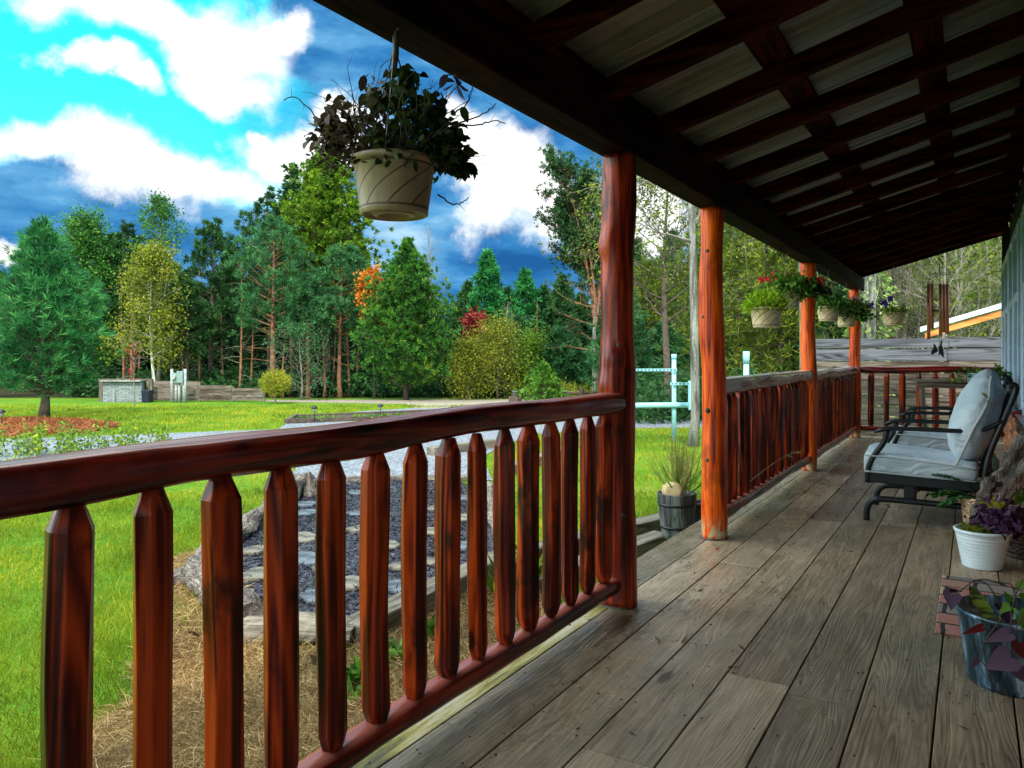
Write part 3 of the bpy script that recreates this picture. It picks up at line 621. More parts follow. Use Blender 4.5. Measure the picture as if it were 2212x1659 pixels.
for (y0, y1) in [(9.75, 11.60), (7.65, 9.5), (5.2, 7.1), (.2, 2.2)]:
    fr = MB(); x = HX-.03; z0, z1 = .73, 2.25; zm = 1.66
    for yy in (y0, (y0+y1)/2, y1): fr.box((x, yy, (z0+z1)/2), (.09, .09, z1-z0))
    for zz in (z0, zm, z1): fr.box((x+.003, (y0+y1)/2, zz), (.08, y1-y0, .08))
    for yy in (y0+.09, (y0+y1)/2-.09, (y0+y1)/2+.09, y1-.09): fr.box((x-.01, yy, (z0+zm)/2), (.06, .04, zm-z0-.06))
    f = fr.build('window', M['whiteframe'], house, bevel=.006)
    g_ = MB(); g_.box((HX+.008, (y0+y1)/2, (z0+z1)/2), (.008, y1-y0-.05, z1-z0-.05)); g_.build('pane', M['glass'], f)
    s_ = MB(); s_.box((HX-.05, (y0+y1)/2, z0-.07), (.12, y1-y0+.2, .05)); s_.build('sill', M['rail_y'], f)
# wall lamp
q = onY(2193, 262, 3.6)
wl = thing('wall_lamp', (.35, 4.3, 2.33), 'small dull lamp high on the dark house wall under the roof', 'lamp')
mb = MB(); mb.lathe([(.0, 0), (.05, 0), (.055, .02), (.03, .03), (.0, .03)], 16, (0, 0, 0)); mb.build('mounting_plate', M['wire'], wl)
mb = MB(); mb.lathe([(.001, -.02), (.035, -.03), (.05, -.07), (.045, -.12), (.001, -.14)], 16, (-.06, 0, 0)); mb.build('lamp_shade', M['steel'], wl, sm=True)
mb = MB(); mb.tube([(0, 0, .01), (-.05, 0, .02), (-.07, 0, 0), (-.06, 0, -.03)], .008, 8); mb.build('arm', M['wire'], wl)
# ---------------------------------------------------------------- trees
def nrm(a): return a/(np.linalg.norm(a, axis=-1, keepdims=True)+1e-9)
def limb(mb, p, d, L, r, rs, curl=(0, 0, .2), n=6, sides=4, wob=.12):
    P = [np.array(p, float)]; d = np.array(d, float)
    for i in range(n):
        d = d+np.array(curl)/n+rs.normal(0, wob, 3); d /= np.linalg.norm(d); P.append(P[-1]+d*L/n)
    P = np.array(P); mb.tube(P, np.linspace(r, r*.25, n+1), sides, cap=False); return P
def trunk(mb, h, r, rs, lean=(0, 0), sides=9, top=.15, wob=.02):
    n = max(6, int(h/.5)); t = np.linspace(0, 1, n+1); P = np.column_stack([lean[0]*t*h+wob*h*.5*np.sin(t*5+rs.uniform(0, 6)), lean[1]*t*h+wob*h*.5*np.sin(t*4+rs.uniform(0, 6)), t*h])
    P[0, :2] = 0; R = r*(1-(1-top)*t); R[0] *= 1.35; mb.tube(P, R, sides); return lambda z: np.array([np.interp(z, P[:, 2], P[:, 0]), np.interp(z, P[:, 2], P[:, 1]), z])
def tufts(T, Td, m, L, wd, rs, spread=.9, up=.2, tl=.0):
    n = len(T); C = np.repeat(T, m, 0); D = np.repeat(nrm(Td), m, 0)*.8+rs.normal(0, spread, (n*m, 3))*.7; D[:, 2] += up
    base = np.repeat(rs.rand(n), m); tone = np.clip(.12+.62*base+rs.normal(0, .15, n*m)+tl, 0, 1)
    C = C+rs.normal(0, L*.12, C.shape)
    return C, nrm(D), L*rs.uniform(.7, 1.2, n*m), wd*rs.uniform(.7, 1.2, n*m), tone
def conifer(root, h, rad, z0, rs, leafm, barkm, nl=70, tpl=9, m=12, L=.25, wd=.05, prof=None, up=.25, droop=.0, tr=.10, clump=0, limbs_out=.9, lean=(0, 0), irr=.25, dead=0, inner=.25, leader=0, spread=.9):
    tb = MB(); f = trunk(tb, h, tr, rs, lean, wob=.012)
    prof = prof or (lambda t: (1-t)**.8)
    lb = MB(); T = []; Td = []
    ga = rs.uniform(0, 6)
    for i in range(nl):
        t = (i+rs.uniform(-.4, .4))/nl; t = min(max(t, 0), .985); z = z0+(h-z0)*t; a = i*2.399+rs.uniform(-.3, .3)
        R = rad*prof(t)*rs.uniform(1-irr, 1+irr*.6)
        if R < .12: R = .12
        e = up+.5*t-droop*(1-t); d = np.array([math.cos(a), math.sin(a), e]); P = limb(lb, f(z), d/np.linalg.norm(d), R, max(.008, tr*.28*(1-t*.6)), rs, (0, 0, .25), 5, 3, .05)
        k = max(2, int(tpl*(R/rad)**.7)+1)
        s = rs.uniform(inner, 1.0, k)**.8
        if clump: s = np.clip(rs.normal(.85, .12, k), .4, 1.05)
        idx = s*5; i0 = np.clip(idx.astype(int), 0, 4); q = P[i0]+(P[i0+1]-P[i0])*(idx-i0)[:, None]
        side = rs.normal(size=(k, 3)); side[:, 2] *= .45; q = q+side*R*(.16 if not clump else .13)*np.minimum(1, .4+s[:, None])
        T.append(q); Td.append(nrm(side*.8+nrm(P[-1]-P[0])*1.0))
    for i in range(dead):
        z = rs.uniform(.18*h, z0+.1*h); a = rs.uniform(0, 6.28); limb(lb, f(z), (math.cos(a), math.sin(a), rs.uniform(-.2, .3)), rs.uniform(.3, .8)*rad, .02, rs, (0, 0, -.2), 5, 3, .15)
    for i in range(leader):
        a = rs.uniform(0, 6.28); z = h*rs.uniform(.8, .97); q = f(z)+np.array([math.cos(a), math.sin(a), 0])*rs.uniform(.05, .35)*rad*.4
        lb.tube([q, q+[0, 0, .35*rs.uniform(.6, 1.3)]], [.02, .012], 4); tq = q+np.array([0, 0, 1])*np.linspace(.05, .4, 5)[:, None]; T.append(tq); Td.append(np.tile([0, 0, 1.0], (5, 1)))
    T = np.vstack(T); Td = np.vstack(Td)
    tb.build('trunk', barkm, root, sm=True); lb.build('branches', barkm, root)
    C, D, LL, WW, tone = tufts(T, Td, m, L, wd, rs, spread, up=.15)
    leafmesh('crown', C, D, LL, WW, leafm, root, tone, rs=rs); return f
def branching(mb, p, d, L, r, lev, rs, ends, up=.15, spread=.7, kids=(3, 4), ratio=.62, wob=.10, sides=4):
    P = limb(mb, p, d, L, r, rs, (0, 0, up), 5, sides if lev > 1 else 3, wob)
    ends.append(P[-1]);
    if lev > 0:
        for j in range(rs.randint(*kids)+1):
            t = rs.uniform(.3, 1.0) if j else 1.0; i = min(4, int(t*5)); q = P[i]+(P[i+1]-P[i])*(t*5-i if i < 5 else 1)
            dd = nrm(P[i+1]-P[i])+rs.normal(0, spread, 3); dd /= np.linalg.norm(dd)
            branching(mb, q, dd, L*ratio*rs.uniform(.7, 1.15), r*.5, lev-1, rs, ends, up, spread, kids, ratio, wob, sides)
    else:
        ends.append(P[3]); ends.append(P[2])
def broadleaf(root, h, rad, z0, rs, leafm, barkm, nb=16, lev=2, tr=.12, leaves=10, L=.14, wd=.09, cl=.28, prof=None, upb=.5, lean=(0, 0), extra=0, th=.25, hang=0):
    tb = MB(); f = trunk(tb, h*.95, tr, rs, lean, wob=.03); lb = MB(); ends = []
    prof = prof or (lambda t: math.sin(PI*min(1, .25+t*.75))**.7)
    for i in range(nb):
        t = (i+.5)/nb; z = z0+(h*.93-z0)*t; a = i*2.4+rs.uniform(-.4, .4); R = rad*prof(t)*rs.uniform(.75, 1.15)
        branching(lb, f(z), nrm(np.array([math.cos(a), math.sin(a), upb+t*.8])), R*.62, tr*th*(1.2-t), lev, rs, ends, ratio=.6)
    tb.build('trunk', barkm, root, sm=True); lb.build('branches', barkm, root)
    if leaves:
        E = np.array(ends); C = np.repeat(E, leaves, 0)+rs.normal(0, cl, (len(E)*leaves, 3)); D = rs.normal(size=C.shape); D[:, 2] -= hang
        base = np.repeat(rs.rand(len(E)), leaves)
        leafmesh('crown', C, D, L*rs.uniform(.7, 1.2, len(C)), wd*rs.uniform(.7, 1.2, len(C)), leafm, root, np.clip(.2+.4*base+rs.normal(0, .17, len(C)), 0, 1), rs=rs)
    return ends
def base(px, D): p = atD(px, HZ, D); p[2] = float(gz(p[0], p[1])); return p
def top_h(py, D, z): return EYE+(HZ-py)*D/FO-z
def mk(name, px, D, py, label, cat='tree', group=None):
    p = base(px, D); return thing(name, p, label, cat, group), top_h(py, D, p[2])
wid = lambda dpx, D: dpx*D/FO
# young white pine
t, h = mk('young_pine', 95, 22.6, 495, 'bushy young blue green pine with a broken topped leader on a bed of russet needles')
conifer(t, h, wid(142, 22.6), .55, np.random.RandomState(21), F_['youngpine'], M['barkd'], nl=190, tpl=12, m=20, L=.26, wd=.026, spread=.62, up=.42, tr=.13,
        prof=lambda q: (min(1, .72+q*1.6) if q < .18 else (1-((q-.18)/.82)**1.5)*.98+.04), irr=.34, inner=.35, leader=12)
# treeline
def prof_round(t): return max(.15, math.sin(PI*min(1, .22+t*.8)))**.8
A = []
def scots(px, D, py, r, z0f, seed, label, nl=46, lf='scots', bark='barkr', lean=(0, 0), dead=10, tr=.14, prof=prof_round, m=22, tpl=14, L=.27, wd=.05):
    t, h = mk('pine_tree', px, D, py, label, group=None)
    conifer(t, h, r, h*z0f, np.random.RandomState(seed), F_[lf], M[bark], nl=nl, tpl=tpl, m=m, L=L, wd=wd, prof=prof, up=.2, tr=tr, clump=1, lean=lean, irr=.4, dead=dead); return t
def spruce(px, D, py, r, seed, label, lf='dark', nl=120, z0=.4, m=18, tpl=11, L=.25, wd=.055, prof=None, irr=.22, name='spruce_tree', **k):
    t, h = mk(name, px, D, py, label); conifer(t, h, r, z0, np.random.RandomState(seed), F_[lf], M['barkd'], nl=nl, tpl=tpl, m=m, L=L, wd=wd, prof=prof, irr=irr, **k); return t
def leafy(name, px, D, py, r, z0, seed, label, lf, bark, cat='tree', **k):
    t, h = mk(name, px, D, py, label, cat); broadleaf(t, h, r, z0*h, np.random.RandomState(seed), F_[lf] if lf else None, M[bark], **k); return t
full = lambda t: max(.1, (1-t**1.8))*(.75+.25*min(1, t*5))
t_a = spruce(-20, 40, 560, 2.6, 31, 'dark tree at the left edge of the picture, behind the young pine', 'midgreen')
t_b = leafy('deciduous_tree', 185, 40, 452, 2.0, .15, 32, 'tall thin leaved tree rising just right of the young pine, sky showing through its top', 'midgreen', 'barkd', nb=26, lev=2, leaves=11, L=.17, wd=.10, cl=.42)
t_c = scots(272, 41, 487, 1.7, .25, 33, 'dark narrow pine left of the tall bare topped tree', lf='dark', bark='barkd', nl=60)
t_d = leafy('deciduous_tree', 345, 39, 400, 1.7, .45, 34, 'tall airy tree with almost bare crown standing highest left of the big pine', 'midgreen', 'barkp', nb=22, lev=2, leaves=3, L=.15, wd=.10, cl=.2, upb=.9, tr=.11)
t_e = leafy('birch_tree', 330, 36.5, 525, 1.9, .22, 35, 'birch with yellow olive leaves and white trunk behind the meter posts', 'olive', 'birch', nb=30, lev=2, leaves=7, L=.13, wd=.09, cl=.30, tr=.08, hang=.4)
t_f = scots(458, 41, 487, 1.75, .33, 36, 'rounded dark green pine between the yellow birch and the tall pines', lf='dark', bark='barkd', nl=64)
t_g = scots(405, 38.5, 610, 1.3, .35, 37, 'slim pine with brown trunk right of the yellow birch', nl=36, lf='dark', bark='barkd', tr=.10)
t_h = scots(590, 38, 478, 2.4, .33, 38, 'grey green pine with reddish trunk and low reaching limbs left of the big pine', nl=60, tr=.16)
t_i = scots(735, 38, 540, 1.9, .42, 39, 'grey green pine with slender reddish trunk in front of the big pine', nl=44, tr=.12)
t_j = scots(665, 37, 600, 1.5, .48, 40, 'lower grey green pine with forked red trunk at the centre of the wood', nl=34, tr=.11)
t_k = spruce(705, 43, 338, 3.3, 43, 'biggest tree of the wood, a bright green broad crown behind the hanging pot', 'ygreen', nl=190, z0=3, tpl=20, m=22, L=.25, wd=.085, prof=lambda t: max(.12, math.sin(PI*min(1, .3+t*.68)))**.8, irr=.35, name='broad_tree', tr=.25, up=.5)
t_l = scots(580, 43, 415, 1.8, .4, 44, 'dark open topped pine on the left shoulder of the big bright tree', lf='dark', bark='barkd', nl=46)
t_l2 = spruce(632, 44, 362, 1.7, 45, 'dark leafy top rising beside the big bright tree', 'dark', nl=90, z0=3, tpl=10, m=12, L=.3, wd=.12, prof=prof_round, irr=.4)
t_m = spruce(878, 35.5, 522, wid(128, 35.5), 46, 'full cone shaped green tree flecked with yellow, behind the near railing', 'midgreen', nl=230, tpl=16, m=20, L=.20, wd=.055, prof=full, irr=.16, up=.45)
t_n = spruce(1055, 44, 545, 2.3, 47, 'dark blue green conifer right of the yellow flecked tree', 'pine', nl=110, L=.34, wd=.09)
t_n2 = spruce(1135, 46, 585, 2.2, 48, 'second lower blue green conifer further right in the gap', 'pine', nl=100, L=.34, wd=.09)
t_n3 = spruce(1215, 44, 600, 2.3, 49, 'broad dark conifer behind the trunk of the tall forked pine', 'dark', nl=110, L=.34, wd=.09)
for (px, D, py, r, sd_, lb) in [(1010, 46, 612, 2.0, 201, 'dark conifer between the yellow flecked tree and the first blue green conifer'), (1095, 48, 625, 2.0, 202, 'low dark conifer between the two blue green conifers'), (1175, 47, 622, 2.1, 203, 'dark conifer just left of the tall forked pine'),
                                (1255, 45, 640, 2.0, 204, 'dark conifer partly behind the nearest post'), (1120, 41, 690, 1.9, 205, 'low grey green pine above the yellow bushes'), (1210, 38, 715, 1.9, 206, 'low grey green pine left of the nearest post')]:
    spruce(px, D, py, r, sd_, lb, 'scots' if sd_ > 204 else 'dark', nl=90, L=.34, wd=.09)
t_o = leafy('maple_tree', 808, 37, 575, .95, .55, 50, 'small maple with bright orange leaves against the yellow flecked tree', 'orange', 'barkd', nb=10, lev=1, leaves=16, L=.2, wd=.15, cl=.22, tr=.05)
t_p = leafy('bare_tree', 925, 43, 468, 2.0, .4, 51, 'wispy grey bare tree standing behind the yellow flecked tree', None, 'barkp', nb=22, lev=3, leaves=0, upb=.9, tr=.10)
t_q = leafy('red_shrub', 1030, 39.5, 678, .95, .35, 52, 'dark red leaved shrub above the yellow bushes', 'red', 'barkd', 'shrub', nb=9, lev=2, leaves=7, L=.17, wd=.12, cl=.22, tr=.04)
for (px, D, py, r, sd_, lb) in [(1075, 37, 705, 1.9, 53, 'tallest yellow green bush right of the yellow flecked tree'), (1150, 37.5, 735, 1.5, 54, 'yellow green bush next to the lumpy post'), (1012, 36, 745, 1.1, 56, 'low yellow green bush touching the yellow flecked tree')]:
    leafy('yellow_bush', px, D, py, r, .02, sd_, lb, 'olive' if sd_ != 54 else 'ygreen', 'barkp', 'bush', nb=30, lev=2, leaves=5, L=.11, wd=.07, cl=.34, tr=.05, upb=.7)
leafy('grey_shrub', 650, 35.5, 700, 2.1, .03, 57, 'twiggy grey green shrub under the red trunked pines', 'scots', 'barkp', 'shrub', nb=36, lev=2, leaves=1, L=.12, wd=.07, cl=.12, tr=.05, upb=.25)
leafy('bare_tree', 1095, 38.5, 640, 1.4, .35, 58, 'pale dead tree with open branches over the yellow bushes', None, 'barkp', nb=14, lev=2, leaves=0, upb=.5, tr=.06, th=.35)
# tall forked pine left of near post
t, h = mk('pine_tree', 1285, 31, 330, 'tall dark forked pine with pale lower trunk touching the nearest post')
r_ = np.random.RandomState(60); tb = MB(); f = trunk(tb, h*.45, .15, r_, (.0, .0), wob=.01); lb = MB(); ends = []
for k in range(7): 
    a = k*.9; branching(lb, f(h*(.30+.02*k)), nrm(np.array([math.cos(a)*.22-.12, math.sin(a)*.2, 1.0])), h*.55*r_.uniform(.6, .95), .07, 2, r_, ends, up=.25, spread=.45, kids=(9, 11), ratio=.34, wob=.05)
for k in range(12):
    a = r_.uniform(0, 6.28); branching(lb, f(h*r_.uniform(.2, .44)), nrm(np.array([math.cos(a), math.sin(a), .25])), 1.5, .03, 1, r_, ends, up=.2, spread=.6, kids=(3, 4), ratio=.5)
tb.build('trunk', M['bark'], t, sm=True); lb.build('branches', M['barkr'], t)
E = np.array(ends); C, Dd, LL, WW, tn = tufts(np.repeat(E, 2, 0)+r_.normal(0, .12, (len(E)*2, 3)), r_.normal(size=(len(E)*2, 3)), 10, .17, .045, r_, tl=-.12); leafmesh('crown', C, Dd, LL, WW, F_['dark'], t, tn, rs=r_)
# behind, between posts
for (px, D, py, r, lf, sd_, lb) in [(1400, 36, 570, 2.2, 'larch', 61, 'mixed green larch between the two nearest posts'), (1455, 40, 500, 2.2, 'dark', 62, 'dark larch behind the grey lichened trunk'), (1600, 27, 400, 2.4, 'larch', 63, 'bright yellow green larch filling the gap right of the orange post'),
                                     (1690, 24, 430, 1.9, 'larch', 64, 'yellow green larch behind the lime fern basket'), (1560, 34, 520, 2.5, 'larch', 65, 'larch with drooping boughs behind the pale pipe post'), (1790, 24, 540, 1.7, 'dark', 66, 'deep green conifer behind the white flowered basket')]:
    spruce(px, D, py, r, sd_, lb, lf, nl=130, z0=.3, tpl=12, m=10, L=.30, wd=.045, droop=.35, irr=.35, prof=lambda t: (1-t)**.6, name='larch_tree' if lf == 'larch' else 'conifer_tree', limbs_out=1)
for (px, D, py, r, lf, sd_, lb) in [(1530, 33, 430, 2.6, 'larch', 211, 'tall larch rising behind the orange post'), (1650, 31, 395, 2.7, 'larch', 212, 'tall yellow green larch whose top reaches the roof beam'), (1740, 30, 450, 2.5, 'larch', 213, 'tall larch behind the red geranium basket'),
                                      (1370, 38, 520, 2.2, 'dark', 214, 'dark conifer just right of the nearest post'), (1840, 30, 500, 2.2, 'dark', 215, 'tall dark conifer behind the corner post'), (1430, 44, 560, 2.8, 'scots', 216, 'far grey green pine between the two nearest posts')]:
    spruce(px, D, py, r, sd_, lb, lf, nl=150, z0=.3, tpl=14, m=14, L=.26, wd=.04, droop=.3, irr=.35, prof=lambda t: (1-t)**.55, name='larch_tree' if lf == 'larch' else 'conifer_tree', limbs_out=1)
for (px, D, py, lb, sd_) in [(1340, 24, 540, 'bush of scots pine boughs low behind the nearest post', 67), (1440, 26, 640, 'blue green young pine low between the two nearest posts', 68)]:
    spruce(px, D+4, py+60, 1.6, sd_, lb, 'scots', nl=70, m=12, L=.3, wd=.06)
# thin branchy tree above between posts
leafy('deciduous_tree', 1440, 22, 330, 3.4, .35, 69, 'open twiggy tree with small leaves against the bright cloud between the posts', 'larch', 'barkd', nb=26, lev=3, leaves=2, L=.10, wd=.06, cl=.12, upb=.35, tr=.12)
# lichened trunks near porch
def bigtrunk(px, D, r, label, seed, h=9, lean=(0, 0), vine=False, limbs=8):
    p = base(px, D); t = thing('lichened_tree', p, label, 'tree'); R = np.random.RandomState(seed); tb = MB(); f = trunk(tb, h, r, R, lean, 14, .5, .008); tb.build('trunk', M['bark'], t, sm=True); lb = MB(); ends = []
    for i in range(limbs):
        a = R.uniform(0, 6.28); z = R.uniform(.42, 1)*h; branching(lb, f(z), nrm(np.array([math.cos(a), math.sin(a), .3])), R.uniform(1.2, 2.4), .035, 2, R, ends, up=.1, spread=.6, wob=.15)
    lb.build('branches', M['barkp'], t)
    E = np.array(ends); C = np.repeat(E, 2, 0)+R.normal(0, .12, (len(E)*2, 3)); leafmesh('crown', C, R.normal(size=C.shape), .09, .05, F_['larch'], t, rs=R)
    return t, f
bigtrunk(1497, 14.3, .085, 'grey lichened trunk just left of the orange post', 71, 9, (.0, .0))
bigtrunk(1736, 15.5, .10, 'grey lichened trunk hidden partly by the third post', 72, 8, (-.01, .01), limbs=12)
tt, f = bigtrunk(1880, 15.2, .155, 'thick pale trunk with a leafy vine, between the corner post and the board fence', 73, 8, limbs=10)
tp = base(1880, 15.2)
R = np.random.RandomState(74); k = 900; z = R.uniform(.3, 3.6, k); a = R.uniform(0, 6.28, k); rr = .2+.22*R.rand(k)*(1+.5*np.sin(z*3))
C = np.column_stack([rr*np.cos(a), rr*np.sin(a), z]); D_ = np.column_stack([np.cos(a), np.sin(a), -.6+R.normal(0, .4, k)])
v = thing('climbing_vine', tp, 'pale leafy vine climbing the thick trunk beside the corner post', 'vine'); leafmesh('leaves', C, D_, .13, .06, F_['pale'], v, rs=R, bend=.15)
vm = MB(); vm.tube([(.17*math.cos(q*1.2), .17*math.sin(q*1.2), .1+q*.6) for q in np.linspace(0, 6, 30)], .012, 5); vm.build('stem', M['barkp'], v)
# hillside bare trees: four kinds, copied
protos = []
for i, (lf, lv) in enumerate([(None, 0), (None, 0), ('larch', 2), (None, 0)]):
    p = base(1960+i*55, 30); t = thing('bare_tree', p, 'thin bare grey tree on the wooded hillside beyond the board fence', 'tree', 'bare trees on the hillside')
    R = np.random.RandomState(80+i); broadleaf(t, 7.5+i*.6, 2.2, 1.0, R, F_[lf] if lf else None, M['barkp'] if i != 1 else M['barkd'], nb=20, lev=2, tr=.06, leaves=lv, L=.16, wd=.08, cl=.2, upb=.8, th=.35); protos.append(t)
R = np.random.RandomState(90)
for k in range(58):
    D = R.uniform(20, 46); px = R.uniform(1800, 2290); p = base(px, D); s = R.uniform(.6, 1.05)
    dup(protos[k % 4], p, R.uniform(0, 6.28), s)
hp = thing('conifer_tree', base(2080, 34), 'dark conifer among the bare trees of the hillside', 'tree', 'conifers on the hillside'); conifer(hp, 6.0, 1.7, .3, np.random.RandomState(95), F_['dark'], M['barkd'], nl=80, tpl=9, m=10, L=.32, wd=.08)
for k in range(15):
    D = R.uniform(26, 52); px = R.uniform(1780, 2280); dup(hp, base(px, D), R.uniform(0, 6), R.uniform(.5, 1.1))
# undergrowth
def mass(name, px0, px1, D0, D1, h0, h1, lf, n, L, wd, label, seed, cat='undergrowth'):
    R = np.random.RandomState(seed); D = R.uniform(D0, D1, n); px = R.uniform(px0, px1, n); u = (px-1106)/FO; x, y = W2(D, D*u); z = gz(x, y)
    hh = h0+(h1-h0)*(.5+.5*np.sin(px*.031+seed)*np.sin(px*.011+D)); z = z+hh*R.rand(n)**.8
    k = 9; C = np.repeat(np.column_stack([x, y, z]), k, 0)+R.normal(0, .18, (n*k, 3)); tn = np.clip(np.repeat(R.rand(n), k)*.5+.2+R.normal(0, .15, n*k), 0, 1)
    return tag(leafmesh(name, C, R.normal(size=C.shape), L, wd, F_[lf], tone=tn, rs=R), label, cat, kind='stuff')
mass('undergrowth', 150, 1400, 38.5, 44, .3, 1.5, 'dark', 3800, .26, .13, 'low dark undergrowth along the foot of the wood', 1)
mass('hillside_brush', 1330, 2260, 20, 40, .3, 1.6, 'dark', 4200, .24, .09, 'dense low brush covering the foot of the hillside', 2, 'brush')
mass('dry_brush', 1700, 2260, 24, 42, .5, 2.0, 'brown', 2500, .34, .03, 'tangle of dry brown twigs on the hillside', 4, 'brush')
mass('tall_weeds', 1200, 1520, 30, 34, .2, 1.0, 'olive', 900, .3, .03, 'tall yellowing weeds behind the rail fence', 3, 'weeds')
# far wood behind front row, copies of three dark kinds
fw = []
for i in range(3):
    t = thing('conifer_tree', base(300+i*200, 52), 'dark evergreen deep in the wood behind the front row of trees', 'tree', 'dark evergreens deep in the wood')
    conifer(t, 9.5, 2.2, 1.0, np.random.RandomState(110+i), F_['dark'], M['barkd'], nl=90, tpl=10, m=10, L=.5, wd=.16, prof=prof_round if i == 0 else None, irr=.35); fw.append(t)
R = np.random.RandomState(120)
for k in range(46):
    D = R.uniform(46, 64); px = -120+k*39+R.uniform(-15, 15); hs_ = R.uniform(.72, 1.0)
    if 930 < px < 1300: hs_ *= .62
    dup(fw[k % 3], base(px, D), R.uniform(0, 6), hs_)
mass('far_wood', -300, 1900, 58, 66, 2.0, 5.5, 'dark', 5200, .7, .35, 'dark mass of the far wood closing the view between the trunks', 6, 'wood')
# bare trunks showing in the wood
tk = thing('slim_pine_trunk', base(430, 39.5), 'bare slim brown trunk at the edge of the wood', 'tree', 'slim bare trunks at the edge of the wood')
tb = MB(); f = trunk(tb, 6.5, .07, np.random.RandomState(5)); tb.build('trunk', M['barkr'], tk, sm=True)
lb = MB(); R2 = np.random.RandomState(6)
for i in range(16):
    a = R2.uniform(0, 6.28); limb(lb, f(R2.uniform(1, 6)), (math.cos(a), math.sin(a), .2), R2.uniform(.4, 1.2), .018, R2, (0, 0, -.2), 5, 3, .2)
lb.build('branches', M['barkp'], tk)
for (px, D) in [(265, 40), (285, 38.8), (300, 40.5), (372, 40), (395, 39), (520, 40), (545, 41), (612, 38), (628, 39.5), (700, 38), (722, 39.5), (752, 39), (772, 40.5), (480, 41), (1160, 41)]:
    dup(tk, base(px, D), R.uniform(0, 6), R.uniform(.75, 1.1))
# ---------------------------------------------------------------- yard objects
def irregular(r, n, R, v=.15): a = np.arange(n)*2*PI/n; rr = r*(1+v*np.sin(a*2+R.uniform(0, 6))*.5+R.uniform(-v, v, n)*.4); return np.column_stack([rr*np.cos(a), rr*np.sin(a)])
M['stone'] = plain('stepping stone', (.10, .09, .07), .8, 0, .7, 9, .6)
M['stoneb'] = plain('blue grey stepping stone', (.055, .07, .088), .6, 0, .7, 9, .6)
R = np.random.RandomState(200)
desc = ['pale', 'blue grey', 'beige', 'dark wet']
SS = [(655, 1160, .17, 0, 'pale round stepping stone behind the fourth picket'), (548, 1190, .13, 0, 'pale stepping stone nearest the left log border'), (668, 1210, .17, 1, 'blue stepping stone half behind the fifth picket, low in the bed'), (556, 1255, .17, 0, 'large beige stone in the left corner of the mulch bed'),
      (705, 1245, .15, 0, 'tan stepping stone just right of the fifth picket'), (762, 1262, .12, 0, 'small tan stone before the sixth picket'), (690, 1292, .15, 1, 'slate stone near the front edge of the bed'), (655, 1128, .16, 1, 'slate stone high in the bed behind the fourth picket'),
      (765, 1128, .13, 1, 'slate stone between the fifth and sixth picket tops'), (768, 1158, .15, 0, 'pale stone between the fifth and sixth pickets'), (650, 1095, .18, 1, 'long flat stone at the far edge of the bed'), (768, 1078, .16, 1, 'blue flat stone at the far middle edge of the bed'),
      (845, 1200, .15, 0, 'tan stone between the sixth and seventh pickets'), (862, 1225, .14, 0, 'pale stone low beside the seventh picket'), (945, 1108, .12, 0, 'pale stone between the seventh and eighth pickets, far side'), (1000, 1132, .15, 0, 'pale stone left of the ninth picket'),
      (930, 1165, .14, 0, 'beige stone just left of the eighth picket'), (1000, 1182, .14, 1, 'blue grey stone right of the eighth picket'), (870, 1290, .17, 1, 'dark slate stone at the front timber by the seventh picket'), (935, 1222, .13, 0, 'pale stone in front of the eighth picket'),
      (1010, 1085, .13, 1, 'small slate stone at the far right of the bed'), (1050, 1120, .12, 0, 'pale stone at the right end of the mulch bed')]
for i, (x, y, r, k, lb) in enumerate(SS):
    y += R.uniform(-13, 13); x += R.uniform(-9, 9); r *= R.uniform(.75, 1.05); q = G(x, y, .025); mb = MB(); mb.prism(irregular(r*.92, 17, R, .3), 0, R.uniform(.022, .034))
    o = mb.build('stepping_stone', M['stone' if k == 0 else 'stoneb'], bevel=.008); o.location = tuple(q); tag(o, lb, 'stone', 'stepping stones in the mulch bed')
# log border of the bed
def borderlog(name, pa, pb, r, label, seed, mt='driftwood', sq=False, lift=0, ja=0):
    a = G(*pa); b_ = G(*pb); c = (a+b_)/2; d = b_-a; L = np.linalg.norm(d); az_ = math.atan2(d[1], d[0]); R = np.random.RandomState(seed); mb = MB()
    if sq: mb.box((0, 0, r), (2*r, 2*r*.9, L)); 
    else:
        hewn(mb, (0, 0, -L/2), (0, 0, L/2), r, R, 18, .03, .28, .035)
        V = mb.v[-1]; V += R.normal(0, r*.05, V.shape)
    V = mb.v[-1]
    if sq: V = np.column_stack([V[:, 0], V[:, 1], V[:, 2]-r])
    mb.v[-1] = V; o = mb.build(name, M[mt], bevel=.01 if sq else 0); o.location = (c[0], c[1], c[2]+r*.8+lift); o.rotation_euler = (PI/2, 0, az_+PI/2); return tag(o, label, 'log')
borderlog('border_log', (385, 1275), (578, 1120), .085, 'grey weathered log on the left edge of the mulch bed', 1)
borderlog('border_log', (418, 1268), (545, 1375), .10, 'split grey log leaning at the near left corner of the bed', 2)
borderlog('border_log', (512, 1382), (770, 1398), .085, 'dark weathered timber along the near edge of the bed', 3, 'grey_z')
borderlog('border_log', (575, 1118), (665, 1060), .10, 'gnarled pale log beyond the left edge of the bed', 4)
borderlog('border_log', (1045, 1070), (1085, 1160), .08, 'dark log closing the right end of the mulch bed', 5)
borderlog('landscape_timber', (755, 1400), (1100, 1232), .085, 'long squared timber running from the bed corner behind the seventh picket', 6, 'grey_z', True)
borderlog('landscape_timber', (1100, 1232), (1440, 1148), .085, 'squared timber lying beside the porch step behind the nearest post', 7, 'grey_z', True)
borderlog('landscape_timber', (1130, 1290), (1430, 1185), .085, 'lower timber against the deck edge in the step opening', 8, 'grey_z', True, -.02)
borderlog('border_log', (700, 1046), (1040, 1040), .05, 'thin log dividing the mulch bed from the gravel', 9)
borderlog('landscape_timber', (930, 985), (1062, 968), .09, 'dark timber at the far side of the gravel path, under the rail', 10, 'grey_z', True)
